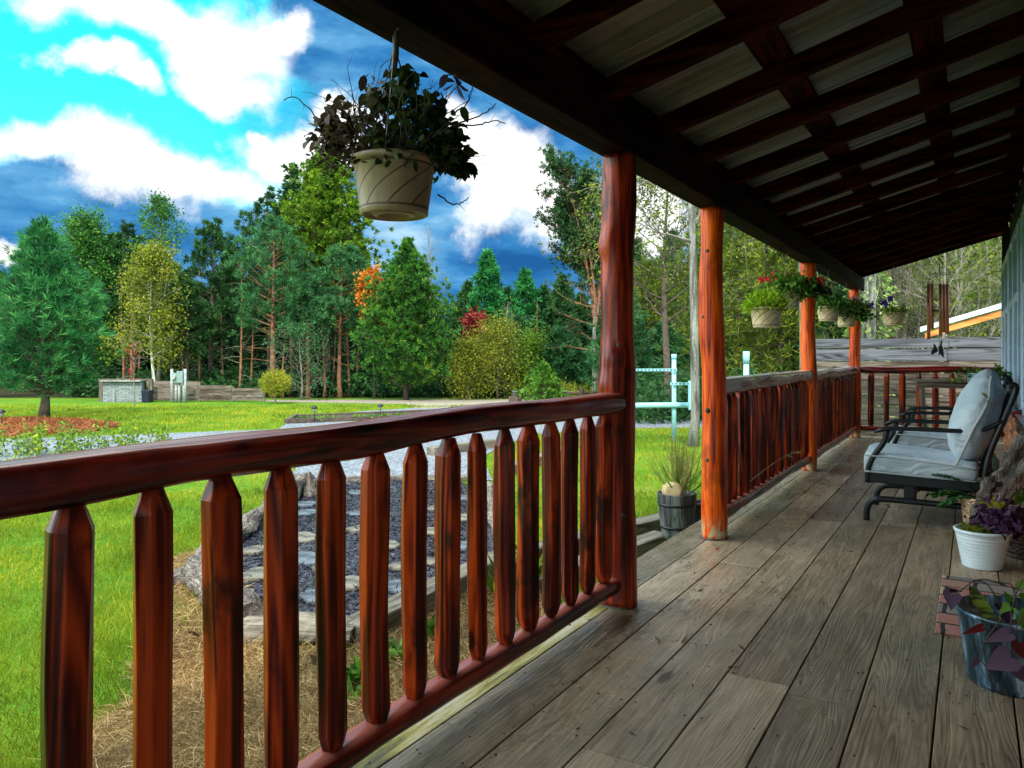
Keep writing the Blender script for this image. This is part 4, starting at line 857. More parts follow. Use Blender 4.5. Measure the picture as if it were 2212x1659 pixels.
borderlog('landscape_timber', (1080, 1030), (1230, 985), .09, 'weathered timber seen between the right pickets beside the gravel', 11, 'grey_z', True)
R = np.random.RandomState(12); mb = MB()
for k in range(5): hewn(mb, (R.uniform(-.1, .1), R.uniform(-.1, .1), 0), (R.uniform(-.3, .3), R.uniform(-.25, .25), R.uniform(.15, .3)), .055, R, 10, .02, .35, .04)
o = mb.build('tree_stump', M['driftwood']); o.location = tuple(G(668, 1075)); tag(o, 'gnarled pale root stump at the far left corner of the mulch bed', 'stump')
# small green plants by the rail
def rosette(name, px, py, label, r, n, seed, lf='leaf', up=.8, wd=.35):
    q = G(px, py); t = thing(name, q, label, 'plant'); R = np.random.RandomState(seed); a = R.uniform(0, 6.28, n)
    D = np.column_stack([np.cos(a), np.sin(a), R.uniform(up*.4, up*1.4, n)]); C = np.column_stack([R.normal(0, r*.12, n), R.normal(0, r*.12, n), R.uniform(0, r*.3, n)])
    leafmesh('leaves', C, D, r*R.uniform(.6, 1.1, n), r*wd*R.uniform(.8, 1.2, n), F_[lf], t, rs=R, bend=.2); return t
rosette('leafy_plant', 768, 1490, 'bright green leafy rosette between the fifth and sixth pickets', .17, 26, 1)
rosette('leafy_plant', 862, 1430, 'green seedling leaves between the sixth and seventh pickets', .14, 18, 2)
rosette('leafy_plant', 935, 1385, 'small leafy plant beside the eighth picket foot', .16, 18, 3)
rosette('leafy_plant', 762, 1515, 'low green sprout at the foot of the fifth picket', .10, 14, 4)
rosette('spiky_plant', 1075, 1295, 'spiky yellow green plant between the ninth and tenth pickets', .30, 14, 5, 'ygreen', 2.2, .12)
rosette('spiky_plant', 1138, 1290, 'upright spiky plant behind the eleventh picket', .36, 16, 6, 'ygreen', 2.8, .11)
R = np.random.RandomState(40)
for i, (x, y, lb) in enumerate([(700, 1455, 'brown curled leaf on the dry grass left of the fifth picket'), (690, 1510, 'reddish fallen leaf low behind the fifth picket'), (435, 1390, 'dark red leaf lying left of the third picket'), (120, 1530, 'dark fallen leaf on the grass at the far left')]):
    q = G(x, y, .04); tag(leafmesh('fallen_leaf', np.array([q]), np.array([[R.normal(), R.normal(), .3]]), .09, .05, F_['red' if i % 2 else 'brown'], tone=[.6], bend=.1), lb, 'leaf')
# barrel planter
def lathe_obj(name, prof, mt, parent, n=36, c=(0, 0, 0), sm=True): return MB().lathe(prof, n, c).build(name, mt, parent, sm=sm)
M['barrel'] = wood('dark barrel staves', (.012, .013, .015), (.05, .055, .055), (.15, .16, .15), 2, 8, .6, False, 1.5)
zb = -.22; bq = onZ(1462, 1160, zb); D = -bq[0]*S_+bq[1]*C_; rb = 42*D/FO; ht = 96*D/FO
t = thing('barrel_planter', (bq[0], bq[1], zb), 'dark weathered barrel planter with a tan rock and dry grass, outside the step opening', 'planter')
lathe_obj('barrel', [(0.001, 0), (rb*.72, 0), (rb*.78, ht*.1), (rb*.93, ht*.6), (rb, ht*.98), (rb*1.0, ht), (rb*.93, ht), (rb*.9, ht*.9), (.001, ht*.88)], M['barrel'], t)
for k in (.22, .72): lathe_obj('hoop', [(rb*(.80+.2*k), ht*k), (rb*(.82+.2*k), ht*k), (rb*(.83+.2*k), ht*(k+.06)), (rb*(.81+.2*k), ht*(k+.06))], M['blackmetal'], t)
lathe_obj('soil', [(.001, ht*.93), (rb*.92, ht*.93)], M['soil'], t)
R = np.random.RandomState(3); k = 95; a = R.uniform(0, 6.28, k); C = np.column_stack([rb*.5*R.rand(k)*np.cos(a)+.03, rb*.5*R.rand(k)*np.sin(a), np.full(k, ht*.92)]); Dv = np.column_stack([R.normal(0, .35, k), R.normal(0, .35, k), np.ones(k)])
leafmesh('dry_grass', C, Dv, R.uniform(.25, .62, k), .008, F_['weeds'], t, rs=R, bend=.08)
leafmesh('green_blades', C[:60], Dv[:60]*[1.4, 1.4, 1], R.uniform(.2, .5, 60), .010, F_['leaf'], t, rs=R, bend=.1)
def rock(name, loc, s, mt, label, seed, parent=None, sq=(1, 1, .7)):
    import bmesh; bm = bmesh.new(); bmesh.ops.create_icosphere(bm, subdivisions=3, radius=1); R = np.random.RandomState(seed); o3 = R.uniform(0, 9, 3)
    dirs = [nrm(R.normal(size=3)) for _ in range(12)]
    for v in bm.verts:
        p_ = np.array(v.co); 
        for d_ in dirs:
            e = p_@d_-.78
            if e > 0: p_ = p_-d_*e*.85
        v.co = Vector(p_*np.array(sq)*s)
    me = bpy.data.meshes.new(name); bm.to_mesh(me); bm.free(); me.materials.append(mt); o = bpy.data.objects.new(name, me); COL.objects.link(o); o.location = tuple(loc)
    return tag(o, label, 'rock')
rock('rock', (bq[0]-.01, bq[1]-.06, zb+ht*.95+.03), .085, M['rock'], 'pale tan rock sitting in the barrel planter', 5, sq=(1, .8, 1.0))
q = onZ(1502, 1130, -.18); t = thing('small_pot', (q[0], q[1], -.18), 'small dark glazed pot with a twisted rope rim, half hidden by the orange post', 'pot')
lathe_obj('pot', [(.001, 0), (.06, 0), (.065, .02), (.055, .03), (.075, .10), (.095, .16), (.085, .16), (.07, .1), (.001, .1)], M['darkpot'], t)
mb = MB(); mb.tube([(.092*math.cos(a), .092*math.sin(a), .165+.004*math.sin(a*14)) for a in np.linspace(0, 6.28, 60)], .012, 6); mb.build('rim', M['barkd'], t)
# weeds around tree foot / twig near rail
q = onZ(1640, 1075, 0.0); t = thing('dry_weeds', (-1.62, 5.6, -.35), 'dry wispy weeds poking through the middle railing above the deck', 'weeds')
R = np.random.RandomState(9); mb = MB()
for (a, b_, cc) in [((1590, 1095), (1625, 1000), (1635, 960)), ((1585, 1090), (1660, 1010), (1735, 975)), ((1600, 1080), (1570, 1005), (1575, 985)), ((1610, 1060), (1580, 1050), (1560, 1075))]:
    pts = [onY(x, y, 5.6) for x, y in (a, b_, cc)]
    L = np.array([-1.62, 5.6, -.35]); P = [p_+[-.0, 0, 0]-L for p_ in pts]; P = np.array([P[0]*(1-u)**2+2*u*(1-u)*P[1]+u*u*P[2] for u in np.linspace(0, 1, 8)]); P[:, 0] += -.05; mb.tube(P, np.linspace(.004, .002, 8), 5)
mb.build('stems', M['barkp'], t)
P = np.array([onY(1700+i*3, 985-i*.8, 5.6)-L for i in range(12)]); leafmesh('seed_head', P, R.normal(size=(12, 3))+[1, 0, .3], .035, .012, F_['weeds'], t, rs=R)
# pipe rack
def frame_at(px, py_g): g = G(px, py_g); return g, -g[0]*S_+g[1]*C_
g0, D0 = frame_at(1456, 953); t = thing('pipe_rack', g0, 'pale blue painted pipe frame with slotted struts standing on the lawn between the posts', 'pipe frame')
def rel(px, py, dD=0): return atD(px, py, D0+dD)-g0
for (px, ya, yb, r, nm) in [(1456, 766, 957, .045, 'upright'), (1366, 792, 955, .045, 'upright'), (1612, 760, 950, .075, 'upright')]:
    if px == 1612: continue
    mb = MB(); mb.tube([rel(px, yb), rel(px, ya)], r, 16); mb.build(nm, M['bluepipe'], t, sm=True); mb = MB(); mb.tube([rel(px, ya+10), rel(px, ya-1)], r*1.18, 16); mb.build('cap', M['bluepipe'], t, sm=True)
MB().tube([rel(1364, 876, -.06), rel(1486, 875, -.06)], .055, 16).build('crossbar', M['bluepipe'], t, sm=True)
for (a, b_, y) in [(1366, 1462, 799), (1448, 1490, 829)]:
    mb = MB(); A = rel(a, y, -.1); B = rel(b_, y, -.1); mb.bar(A, B, .02, .05); s_ = mb.build('strut', M['bluepipe'], t)
    hn = int(np.linalg.norm(B-A)/.07); hm = MB()
    for k in range(hn): c = A+(B-A)*(k+.5)/hn; hm.tube([c, c+nrm(np.cross(B-A, [0, 0, 1]))*.0125*np.sign(1)*1.0], .012, 6)
    hm = MB(); 
    for k in range(hn):
        c = A+(B-A)*(k+.5)/hn+np.array([S_, -C_, 0])*.0125; hm.box(c, (.035, .004, .02), [[C_, -S_, 0], [S_, C_, 0], [0, 0, 1]])
    ho = hm.build('slots', M['blackmetal'], s_); ho['kind'] = 'stuff'
mb = MB(); c = rel(1491, 854); mb.box(c, (.075, .06, .58), [[C_, -S_, 0], [S_, C_, 0], [0, 0, 1]]); mb.build('end_plate', M['bluepipe'], t, bevel=.008)
g1 = base(1612, 15.6); t = thing('pipe_post', g1, 'pale blue capped pipe post rising behind the middle railing', 'post'); hh = top_h(760, 15.6, g1[2])
MB().tube([(0, 0, 0), (0, 0, hh)], .055, 18).build('pipe', M['bluepipe'], t, sm=True); MB().tube([(0, 0, hh-.24), (0, 0, hh+.01)], .066, 18).build('cap', M['bluepipe'], t, sm=True)
# boulder and boat-like lid, split-rail fence
D = 24; p_ = base(1468, D); rock('boulder', p_+[0, 0, .28], .34, M['boulder'], 'pale grey boulder beyond the pipe frame', 8); rock('rock', base(1445, D)+[0, 0, .12], .22, M['boulder'], 'low flat grey rock left of the boulder', 9, sq=(1.3, .8, .4))
p_ = base(1432, 24.5); t = thing('covered_trough', p_, 'low pale trough with raised lid on the far lawn left of the pipe upright', 'trough', rz=TH)
mb = MB(); mb.add([(-.7, -.3, 0), (.7, -.3, 0), (.85, -.35, .22), (-.85, -.35, .22), (-.7, .3, 0), (.7, .3, 0), (.85, .35, .22), (-.85, .35, .22)], [(0, 1, 2, 3), (5, 4, 7, 6), (4, 0, 3, 7), (1, 5, 6, 2), (3, 2, 6, 7), (0, 4, 5, 1)]); mb.build('body', M['boulder'], t)
mb = MB(); mb.prism([(-.45, -.25), (.45, -.25), (.45, .25), (-.45, .25)], .22, .24); mb.prism([(-.3, -.2), (.3, -.2), (.3, .2), (-.3, .2)], .36, .40)
for sx in (-1, 1):
    for sy in (-1, 1): mb.bar((sx*.42, sy*.23, .24), (sx*.28, sy*.18, .36), .03, .03)
mb.build('lid', M['darkpot'], t)
def railfence(px0, px1, D0_, D1_, label, nsec, ys):
    a, b_ = base(px0, D0_), base(px1, D1_); t = thing('split_rail_fence', a, label, 'fence'); d = b_-a
    for k in range(nsec+1):
        c = d*k/nsec; MB().box(c+[0, 0, .33], (.18, .14, .70)).build('post', M['barkd'], t)
    for k in range(nsec):
        for j, z in enumerate(ys):
            R = np.random.RandomState(k*7+j); mb = MB(); c0 = d*k/nsec-d/nsec*.06; c1 = d*(k+1)/nsec+d/nsec*.06; hewn(mb, c0+[0, 0, z+R.uniform(-.02, .02)], c1+[0, 0, z+R.uniform(-.02, .02)], .06, R, 8, .01, .2, .3); mb.build('rail', M['barkd'], t)
    return t
railfence(1215, 1298, 30, 30, 'dark split rail fence left of the nearest post, behind the small spruce', 2, (.22, .5))
railfence(1350, 1500, 27, 27, 'dark split rail fence seen between the two nearest posts', 3, (.15, .35, .55))
t = spruce(1175, 29, 788, .95, 130, 'small bright spruce in front of the rail fence', 'leaf', nl=60, z0=.08, tpl=8, m=10, L=.16, wd=.05)
for (x, y, D, lb) in [(1113, 851, 29.5, 'small pale pot on the rail fence left of the small spruce'), (1218, 846, 29.5, 'small pale pot with leaves on the fence post right of the small spruce')]:
    q = atD(x, 862, D); q = base(x, D); st = MB().box((0, 0, .2), (.4, .35, .40)).build('fence_stump', M['barkd']); st.location = tuple(q); tag(st, 'dark stacked timber block under the '+('left' if x < 1150 else 'right')+' pale pot by the small spruce', 'timber block')
    pt = thing('small_pot', q+[0, 0, .40], lb, 'pot'); lathe_obj('pot', [(.001, 0), (.08, 0), (.11, .18), (.12, .18), (.12, .2), (.10, .2), (.001, .17)], M['boulder'], pt); leafmesh('leaves', R.normal(0, .03, (14, 3))+[0, 0, .2], R.normal(size=(14, 3))+[0, 0, 1.4], .14, .05, F_['leaf'], pt, rs=R)
# raised bed between drive and rail, path lights
a = G(618, 916); t = thing('timber_bed', a, 'low dark timber edged bed with small plants beside the gravel drive', 'raised bed')
B = [G(618, 916)-a, G(965, 902)-a, G(960, 892)-a, G(640, 904)-a]
for k in range(4): MB().bar(B[k]+[0, 0, .08], B[(k+1) % 4]+[0, 0, .05], .10, .11).build('edging', M['barkd'], t)
R = np.random.RandomState(4); k = 60; tt_ = R.rand(k)[:, None]; C = B[0]*(1-tt_)+B[1]*tt_+np.column_stack([R.normal(0, .1, k), R.normal(.2, .2, k), np.full(k, .1)]); leafmesh('plants', np.repeat(C, 6, 0), R.normal(size=(k*6, 3))+[0, 0, 1.2], .12, .035, F_['leaf'], t, rs=R)
mb = MB(); mb.add([B[0]+[0, 0, .06], B[1]+[0, 0, .06], B[2]+[0, 0, .06], B[3]+[0, 0, .06]], [(0, 1, 2, 3)]); mb.build('soil', M['soil'], t)
for (x, y, z, lb) in [(822, 908, .12, 'solar path light at the right of the timber bed'), (679, 914, .12, 'solar path light at the left of the timber bed'), (4, 926, .0, 'solar path light at the left picture edge by the russet needles')]:
    q = G(x, y); t = thing('path_light', q+[0, 0, z*0], lb, 'light', 'solar path lights'); s = 1.15
    MB().tube([(0, 0, 0), (0, 0, .26*s)], .012, 6).build('stake', M['blackmetal'], t)
    lathe_obj('lens', [(.001, .26*s), (.03, .26*s), (.05, .34*s), (.001, .34*s)], M['boulder'], t, 10); lathe_obj('cap', [(.085, .34*s), (.09, .35*s), (.04, .40*s), (.001, .41*s), (.001, .34*s), (.085, .34*s)], M['blackmetal'], t, 12)
# low shrubs in front of the drive at left
for (px, py, r, h, lb, sd_) in [(40, 985, .9, .42, 'low yellow green shrub at the far left above the near rail', 1), (115, 985, .7, .40, 'low yellow green shrub just right of the leftmost one', 2), (215, 985, .8, .5, 'leggy pale shrub above the near rail, before the gravel', 3), (280, 975, .35, .35, 'small sparse shrub right of the leggy pale shrub', 4), (340, 962, .25, .33, 'single thin weed standing before the gravel drive', 5)]:
    q = G(px, py); t = thing('low_shrub', q, lb, 'shrub'); R = np.random.RandomState(sd_+300); mb = MB(); T = []
    for k in range(int(17*r)+4):
        a = R.uniform(0, 6.28); rr = r*R.rand()**.6; P = limb(mb, (rr*math.cos(a), rr*math.sin(a)*.6, 0), nrm(np.array([R.normal(0, .3), R.normal(0, .3), 1])), h*R.uniform(.7, 1.3), .006, R, (0, 0, .1), 5, 3, .1); T.append(P)
    mb.build('stems', M['barkp'], t); T = np.vstack(T); leafmesh('leaves', np.repeat(T, 6, 0)+R.normal(0, .035, (len(T)*6, 3)), R.normal(size=(len(T)*6, 3)), .07, .035, F_['ygreen'], t, rs=R)
# far yard: stone wall, bin, fences, meter
m, n, b = mat('stacked ledge stone'); tcn = n.new('ShaderNodeTexCoord').outputs['Object']
bk = n.new('ShaderNodeTexBrick'); n.put(bk.inputs['Vector'], n.vec('ADD', n.map(tcn, (1, 1, 1), (0, 0, 0), (PI/2, 0, 0)), n.vec('SCALE', n.noise(tcn, 6, 3, col=True), sc=.04))); bk.inputs['Scale'].default_value = 1; bk.inputs['Mortar Size'].default_value = .010; bk.inputs['Row Height'].default_value = .085; bk.inputs['Brick Width'].default_value = .30
bk.inputs['Color1'].default_value = (.12, .15, .155, 1); bk.inputs['Color2'].default_value = (.30, .34, .35, 1); bk.inputs['Mortar'].default_value = (.03, .035, .04, 1)
n.put(b.inputs['Base Color'], n.mix(.4, bk.outputs[0], n.mix(n.noise(tcn, 9, 4), (.10, .12, .13), (.28, .31, .31)))); b.inputs['Roughness'].default_value = .9; bump(n, b, bk.outputs['Fac'], .6, .03); M['ledge'] = m
Dw = 33.5
g = base(267, Dw); sc_ = Dw/FO; t = thing('stone_wall', g, 'grey stacked stone wall panel in a dark timber frame beyond the lawn', 'wall', rz=TH)
MB().box((0, 0, .42), (84*sc_, .25, .88)).build('stone_face', M['ledge'], t, bevel=.02)
for (x, w_) in [(-49, .16), (58, .16)]: MB().box((x*sc_, .05, .48), (w_, .16, 1.02)).build('frame_post', M['grey_z'], t)
MB().box((3*sc_, .05, .98), (116*sc_, .12, .07)).build('top_beam', M['grey_x'], t); MB().box((0, -.16, .93), (88*sc_, .3, .05)).build('capstone', M['boulder'], t); 
MB().tube([(-4*sc_, -.4, 0), (-4*sc_, -.4, .55)], .03, 8).build('marker_stake', M['utilpost'], None).location = tuple(g); bpy.context.view_layer.update()
o = bpy.data.objects['marker_stake']; tag(o, 'short white stake in front of the stacked stone wall', 'stake')
t = thing('waste_bin', base(319, Dw-.4), 'dark navy waste bin between the stone wall and the board fence', 'bin', rz=TH); M['navy'] = plain('navy plastic', (.008, .01, .03), .4)
mb = MB(); wv = 17*sc_; mb.add([(-wv*.42, -.2, 0), (wv*.42, -.2, 0), (wv*.5, -.25, .48), (-wv*.5, -.25, .48), (-wv*.42, .2, 0), (wv*.42, .2, 0), (wv*.5, .25, .48), (-wv*.5, .25, .48)], [(0, 1, 2, 3), (5, 4, 7, 6), (4, 0, 3, 7), (1, 5, 6, 2), (3, 2, 6, 7), (0, 4, 5, 1)]); mb.build('body', M['navy'], t, bevel=.02)
MB().box((0, 0, .5), (wv*1.06, .54, .05)).build('lid', M['navy'], t, bevel=.01)
a = base(316, 34); t = thing('board_fence', a, 'weathered low board fence stepping down behind the meter posts', 'fence', rz=TH); sc_ = 34/FO
def fx(px): return (px-316)*sc_
for (x0, x1, yt, yb) in [(316, 429, 823, 864), (431, 501, 832, 866), (502, 569, 838, 867)]:
    zt = top_h(yt, 34, a[2]); n_ = 4; mb = MB()
    for k in range(n_): mb.box((fx((x0+x1)/2), R.uniform(-.006, .006), .04+(zt-.04)*(k+.5)/n_), (fx(x1)-fx(x0)-.03, .04, (zt-.04)/n_-.012))
    mb.build('panel', M['grey_x'], t)
for (x, yt) in [(430, 825), (501.5, 835), (569, 836)]: MB().box((fx(x), .06, top_h(yt, 34, a[2])/2), (.10, .10, top_h(yt, 34, a[2]))).build('post', M['grey_z'], t)
Dm = 33; a = base(385, Dm); sc_ = Dm/FO; t = thing('meter_pedestal', a, 'electric meter and breaker box on four pale posts standing on the lawn', 'meter', rz=TH); mx = lambda px: (px-385)*sc_
for (x, yt, r, yb) in [(370.5, 797, .06, 0), (399, 797, .06, 0), (379.5, 826, .05, 0), (386.5, 826, .055, 0), (396, 822, .05, 0)]:
    MB().tube([(mx(x), .04, 0), (mx(x), .04, top_h(yt, Dm, a[2]))], r, 10).build('pole' if yt < 800 else 'conduit', M['utilpost'], t, sm=True)
MB().box((mx(379.5), -.05, top_h(816, Dm, a[2])), (.18, .14, .42)).build('meter_box', M['utility'], t, bevel=.01); MB().tube([(mx(379), -.11, top_h(815, Dm, a[2])), (mx(379), -.24, top_h(815, Dm, a[2]))], .085, 14).build('meter_dial', M['boulder'], t)
MB().box((mx(391), -.06, top_h(814, Dm, a[2])), (.26, .16, .50)).build('breaker_box', M['utility'], t, bevel=.01); MB().box((mx(385), 0, top_h(808, Dm, a[2])), (.62, .04, .05)).build('strut', M['utilpost'], t)
# ball topped tree, young red leaved tree
t, h = mk('topiary_tree', 595, 32, 800, 'small yellow green ball shaped tree at the end of the board fence'); R = np.random.RandomState(8); MB().tube([(0, 0, 0), (0, 0, h*.6)], .035, 7).build('trunk', M['barkp'], t)
k = 2600; v_ = nrm(R.normal(size=(k, 3)))*R.uniform(.25, .64, k)[:, None]*[1, 1, .85]; leafmesh('crown', v_+[0, 0, h-.52], v_+R.normal(0, .4, (k, 3)), .13, .035, F_['olive'], t, np.clip(R.normal(.6, .2, k), 0, 1), rs=R)
t, h = mk('young_tree', 290, 30, 752, 'young thin tree with a few dull red leaves in front of the stone wall'); R = np.random.RandomState(9); mb = MB(); f = trunk(mb, h, .028, R); mb.build('trunk', M['barkp'], t); lb = MB(); T = []
for k in range(16): a_ = R.uniform(0, 6.28); T.append(limb(lb, f(h*R.uniform(.45, .95)), nrm(np.array([math.cos(a_)*.6, math.sin(a_)*.6, 1])), R.uniform(.25, .55), .010, R, (0, 0, .3), 5, 3))
lb.build('branches', M['barkp'], t); T = np.vstack(T); k = 80; leafmesh('leaves', T[R.randint(len(T), size=k)]+[-.12, 0, 0]*R.rand(k, 1), R.normal(size=(k, 3)), .13, .08, F_['red'], t, rs=R)
# ---------------------------------------------------------------- privacy fence and shed
FY = 14.0; t = thing('privacy_fence', (0, FY, -.5), 'tall grey brown horizontal board fence beyond the end of the porch', 'fence')
xa, xb = onY(1762, 800, FY)[0], 3.2; zt = onY(2100, 729, FY)[2]+.5; bh = .205; R = np.random.RandomState(31); i = 0
joint = onY(2049, 750, FY)[0]; z = zt; row = 0
while z > -.1:
    h_ = [bh*.82, bh, bh*.9][row % 3]; j = joint-(0 if row % 3 != 1 else .02)+(0 if row < 3 else R.uniform(-1, 1))
    for (p0, p1) in ((xa, j), (j+.006, xb)):
        o = MB().box(((p0+p1)/2, R.uniform(-.006, .006), z-h_/2+R.uniform(-.004, .004)+(.008 if p0 > xa else 0)), (p1-p0, .035, h_-.014)).build('board', M['grey_blue' if row < 2 else 'grey_x'], t)
    z -= h_; row += 1
for x in (xa+.05, joint, 1.2, 3.0): MB().box((x, .08, zt/2-.05), (.12, .12, zt)).build('post', M['grey_z'], t)
t = thing('open_shed', (0, 17, -.5), 'lean-to shed roof with white metal top and orange fascia behind the board fence', 'shed'); SY = 17.0
a = onY(1988, 712, SY); b_ = onY(2176, 657, SY); sl_ = (b_[2]-a[2])/(b_[0]-a[0]); x1 = b_[0]+1.6; z1 = b_[2]+sl_*1.6; L = np.array([0, 17, -.5])
for (dz, th_, mt, nm, y0, y1, dx) in [(0.05, .10, 'shedroof', 'roof_sheet', -.05, 4, 0), (-.075, .12, 'orangewood', 'fascia', 0, .05, .08)]:
    mb = MB(); V = []
    for y in (y0, y1):
        for (x, z) in ((a[0]+dx, a[2]+sl_*dx+dz), (x1, z1+dz), (x1, z1+dz-th_), (a[0]+dx, a[2]+sl_*dx+dz-th_)): V.append((x, y, z+.5))
    mb.add(V, [(0, 1, 2, 3), (7, 6, 5, 4), (0, 4, 5, 1), (1, 5, 6, 2), (2, 6, 7, 3), (3, 7, 4, 0)]); mb.build(nm, M[mt], t)
M['black'] = plain('dark shed boards', (.02, .016, .012), .9)
MB().box(((a[0]+x1)/2+.3, 2.2, 1.0), (x1-a[0]-.6, 3.4, 2.0)).build('wall', M['black'], t)
for x in (a[0]+.5, x1-.3): MB().box((x, .1, .9), (.12, .12, 1.8)).build('post', M['orangewood'], t)
# ---------------------------------------------------------------- hanging baskets
def potmat(name, nsw, zlo, zhi, r0, r1, shade=1.0):
    m, n, b = mat(name); tcn = n.new('ShaderNodeTexCoord').outputs['Object']; x, y, z = n.sep(tcn)
    a = n.math('ARCTAN2', y, x); zz = n.rng(z, zlo, zhi, 0, 1, False)
    ph = n.math('ADD', n.math('MULTIPLY', a, nsw/(2*PI)), n.math('MULTIPLY', n.math('POWER', zz, 1.25), -1.9)); fr = n.math('ABSOLUTE', n.math('SUBTRACT', n.math('FRACT', ph), .5))
    ln = n.rng(fr, .055, .035); band = n.math('MULTIPLY', n.math('GREATER_THAN', z, zlo), n.math('LESS_THAN', z, zhi)); ln = n.math('MULTIPLY', ln, band)
    for q in (zlo, zhi): ln = n.math('MAXIMUM', ln, n.rng(n.math('ABSOLUTE', n.math('SUBTRACT', z, q)), .0032, .002))
    dirt = n.noise(n.map(tcn, (25, 25, 5)), 1, 5, .7); c = n.mix(n.rng(dirt, .35, .75), [q*shade for q in (.72, .54, .32)], [q*shade for q in (.50, .36, .20)]); c = n.mix(ln, c, (.09, .05, .02))
    n.put(b.inputs['Base Color'], c); b.inputs['Roughness'].default_value = .42; bump(n, b, n.math('SUBTRACT', 1.0, ln), .6, .003); return m
def basket(px, py_rim, D, wpx, hpx, label, hookz, seed, kind, chain=False):
    r = wpx/2*D/FO; h = hpx*D/FO; top = atD(px, py_rim, D); z0 = top[2]-h; t = thing('hanging_basket', (top[0], top[1], z0), label, 'hanging basket', 'hanging flower baskets')
    key = 'pot%.3f' % r
    mt = potmat('beige swirl pot', 9, h*.12, h*.86, 0, 0, .42 if seed == 1 else 1.0)  # near pot is the same beige, darkened to paint in its backlit shade
    rbm = r*.78; prof = [(.001, .012), (rbm*.45, .012), (rbm*.5, .0), (rbm*.62, .002), (rbm*.66, .010), (rbm*.90, .010), (rbm*.93, 0), (rbm, .003), (rbm*1.01, h*.1), (r*.93, h*.88), (r*.94, h*.89), (r*1.0, h*.895), (r*1.0, h*.985), (r*.99, h), (r*.93, h), (r*.91, h*.9), (r*.88, h*.86), (.001, h*.86)]
    MB().lathe(prof, 64).build('pot', mt, t, sm=True); MB().lathe([(.001, h*.9), (r*.9, h*.88)], 24).build('soil', M['soil'], t)
    hz_ = hookz-z0; apex = np.array([0, 0, min(hz_-.05, h+.36)]) if hz_ > h+.3 else np.array([0, 0, hz_-.03])
    wire = apex*1.0
    for k in range(3):
        a = k*2.094+seed; MB().tube([(r*.95*math.cos(a), r*.95*math.sin(a), h*.95), apex], .0022, 5).build('hanger_wire', M['wire'], t)
    mb = MB(); mb.tube([apex, apex+[0, 0, .03], apex+[.018, 0, .055], apex+[0, 0, .08], apex+[-.02, 0, .06]], .005, 6); mb.build('hook', M['wire'], t)
    if hz_-apex[2] > .1:
        z = apex[2]+.07
        i = 0
        if chain:
            while z < hz_:
                mb = MB(); a = np.linspace(0, 2*PI, 11); mb.tube([(.008*math.cos(q)*(i % 2), .008*math.cos(q)*((i+1) % 2), z+.016*math.sin(q)) for q in a], .003, 5, cap=False); mb.build('chain_link', M['blackmetal'], t); z += .026; i += 1
        else: MB().tube([(0, 0, z), (0, 0, hz_)], .004, 5).build('hanging_rod', M['wire'], t)
    R = np.random.RandomState(seed)
    def dome(name, n, lf, L, wd, rx, rz_, zc, flat=.0, off=(0, 0), tone=None, out_=1, m=5, dr=0):
        v_ = nrm(R.normal(size=(n, 3))); v_[:, 2] = np.abs(v_[:, 2]); rr = R.rand(n)**.35; C = v_*np.array([rx, rx, rz_])*rr[:, None]+[off[0], off[1], zc]; C = np.repeat(C, m, 0)+R.normal(0, L*.6, (n*m, 3)); Dv = np.repeat(v_, m, 0)*out_+R.normal(0, .7, (n*m, 3)); Dv[:, 2] -= dr
        return leafmesh(name, C, Dv, L*R.uniform(.6, 1.2, n*m), wd*R.uniform(.7, 1.2, n*m), F_[lf], t, tone, rs=R, bend=.15, oval=(seed == 1))
    def blooms(name, lf, pts, L=.028, n=26, sp=.022):
        for p_ in pts:
            C = np.array(p_)+R.normal(0, sp, (n, 3))*.6; o = leafmesh(name, C, R.normal(size=(n, 3))+[0, 0, .5], L, L*.8, F_[lf], t, rs=R)
    return t, r, h, R, dome, blooms, z0
right = np.array([C_, S_, 0])
# near withered basket
t, r, h, R, dome, blooms, z0 = basket(852, 345, 2.17, 186, 122, 'large near hanging basket of half withered dark trailing plants', 2.07, 1, 'near')
dome('green_foliage', 290, 'basket', .031, .020, .14, .195, h*.9, off=tuple(right[:2]*.045), m=3); 
dome('withered_foliage', 240, 'brown', .026, .009, .125, .15, h*.88, off=tuple(-right[:2]*.085), m=3)
mb = MB(); T = []
for k in range(90):
    a = R.uniform(0, 6.28); P = limb(mb, (r*.5*math.cos(a), r*.5*math.sin(a), h*.85), nrm(np.array([math.cos(a)*.8, math.sin(a)*.8, R.uniform(.3, 1.5)])), R.uniform(.12, .24), .0022, R, (0, 0, .2), 7, 4, .22); T.append(P)
mb.build('stems', M['barkd'], t)
for k in range(34):
    mb = MB()
    a = R.uniform(0, 6.28); P = limb(mb, (r*.9*math.cos(a), r*.9*math.sin(a), h+R.uniform(0.02, .14)), nrm(np.array([math.cos(a)*.8, math.sin(a)*.8, R.uniform(.2, 1.4)])), R.uniform(.10, .22), .0019, R, (0, 0, .1), 8, 4, .28)
    for j in (3, 5): limb(mb, P[j], nrm(P[j]-P[j-1]+R.normal(0, .5, 3)), R.uniform(.02, .06), .0009, R, (0, 0, 0), 4, 3, .3)
    mb.build('tendril', M['barkd'], t)
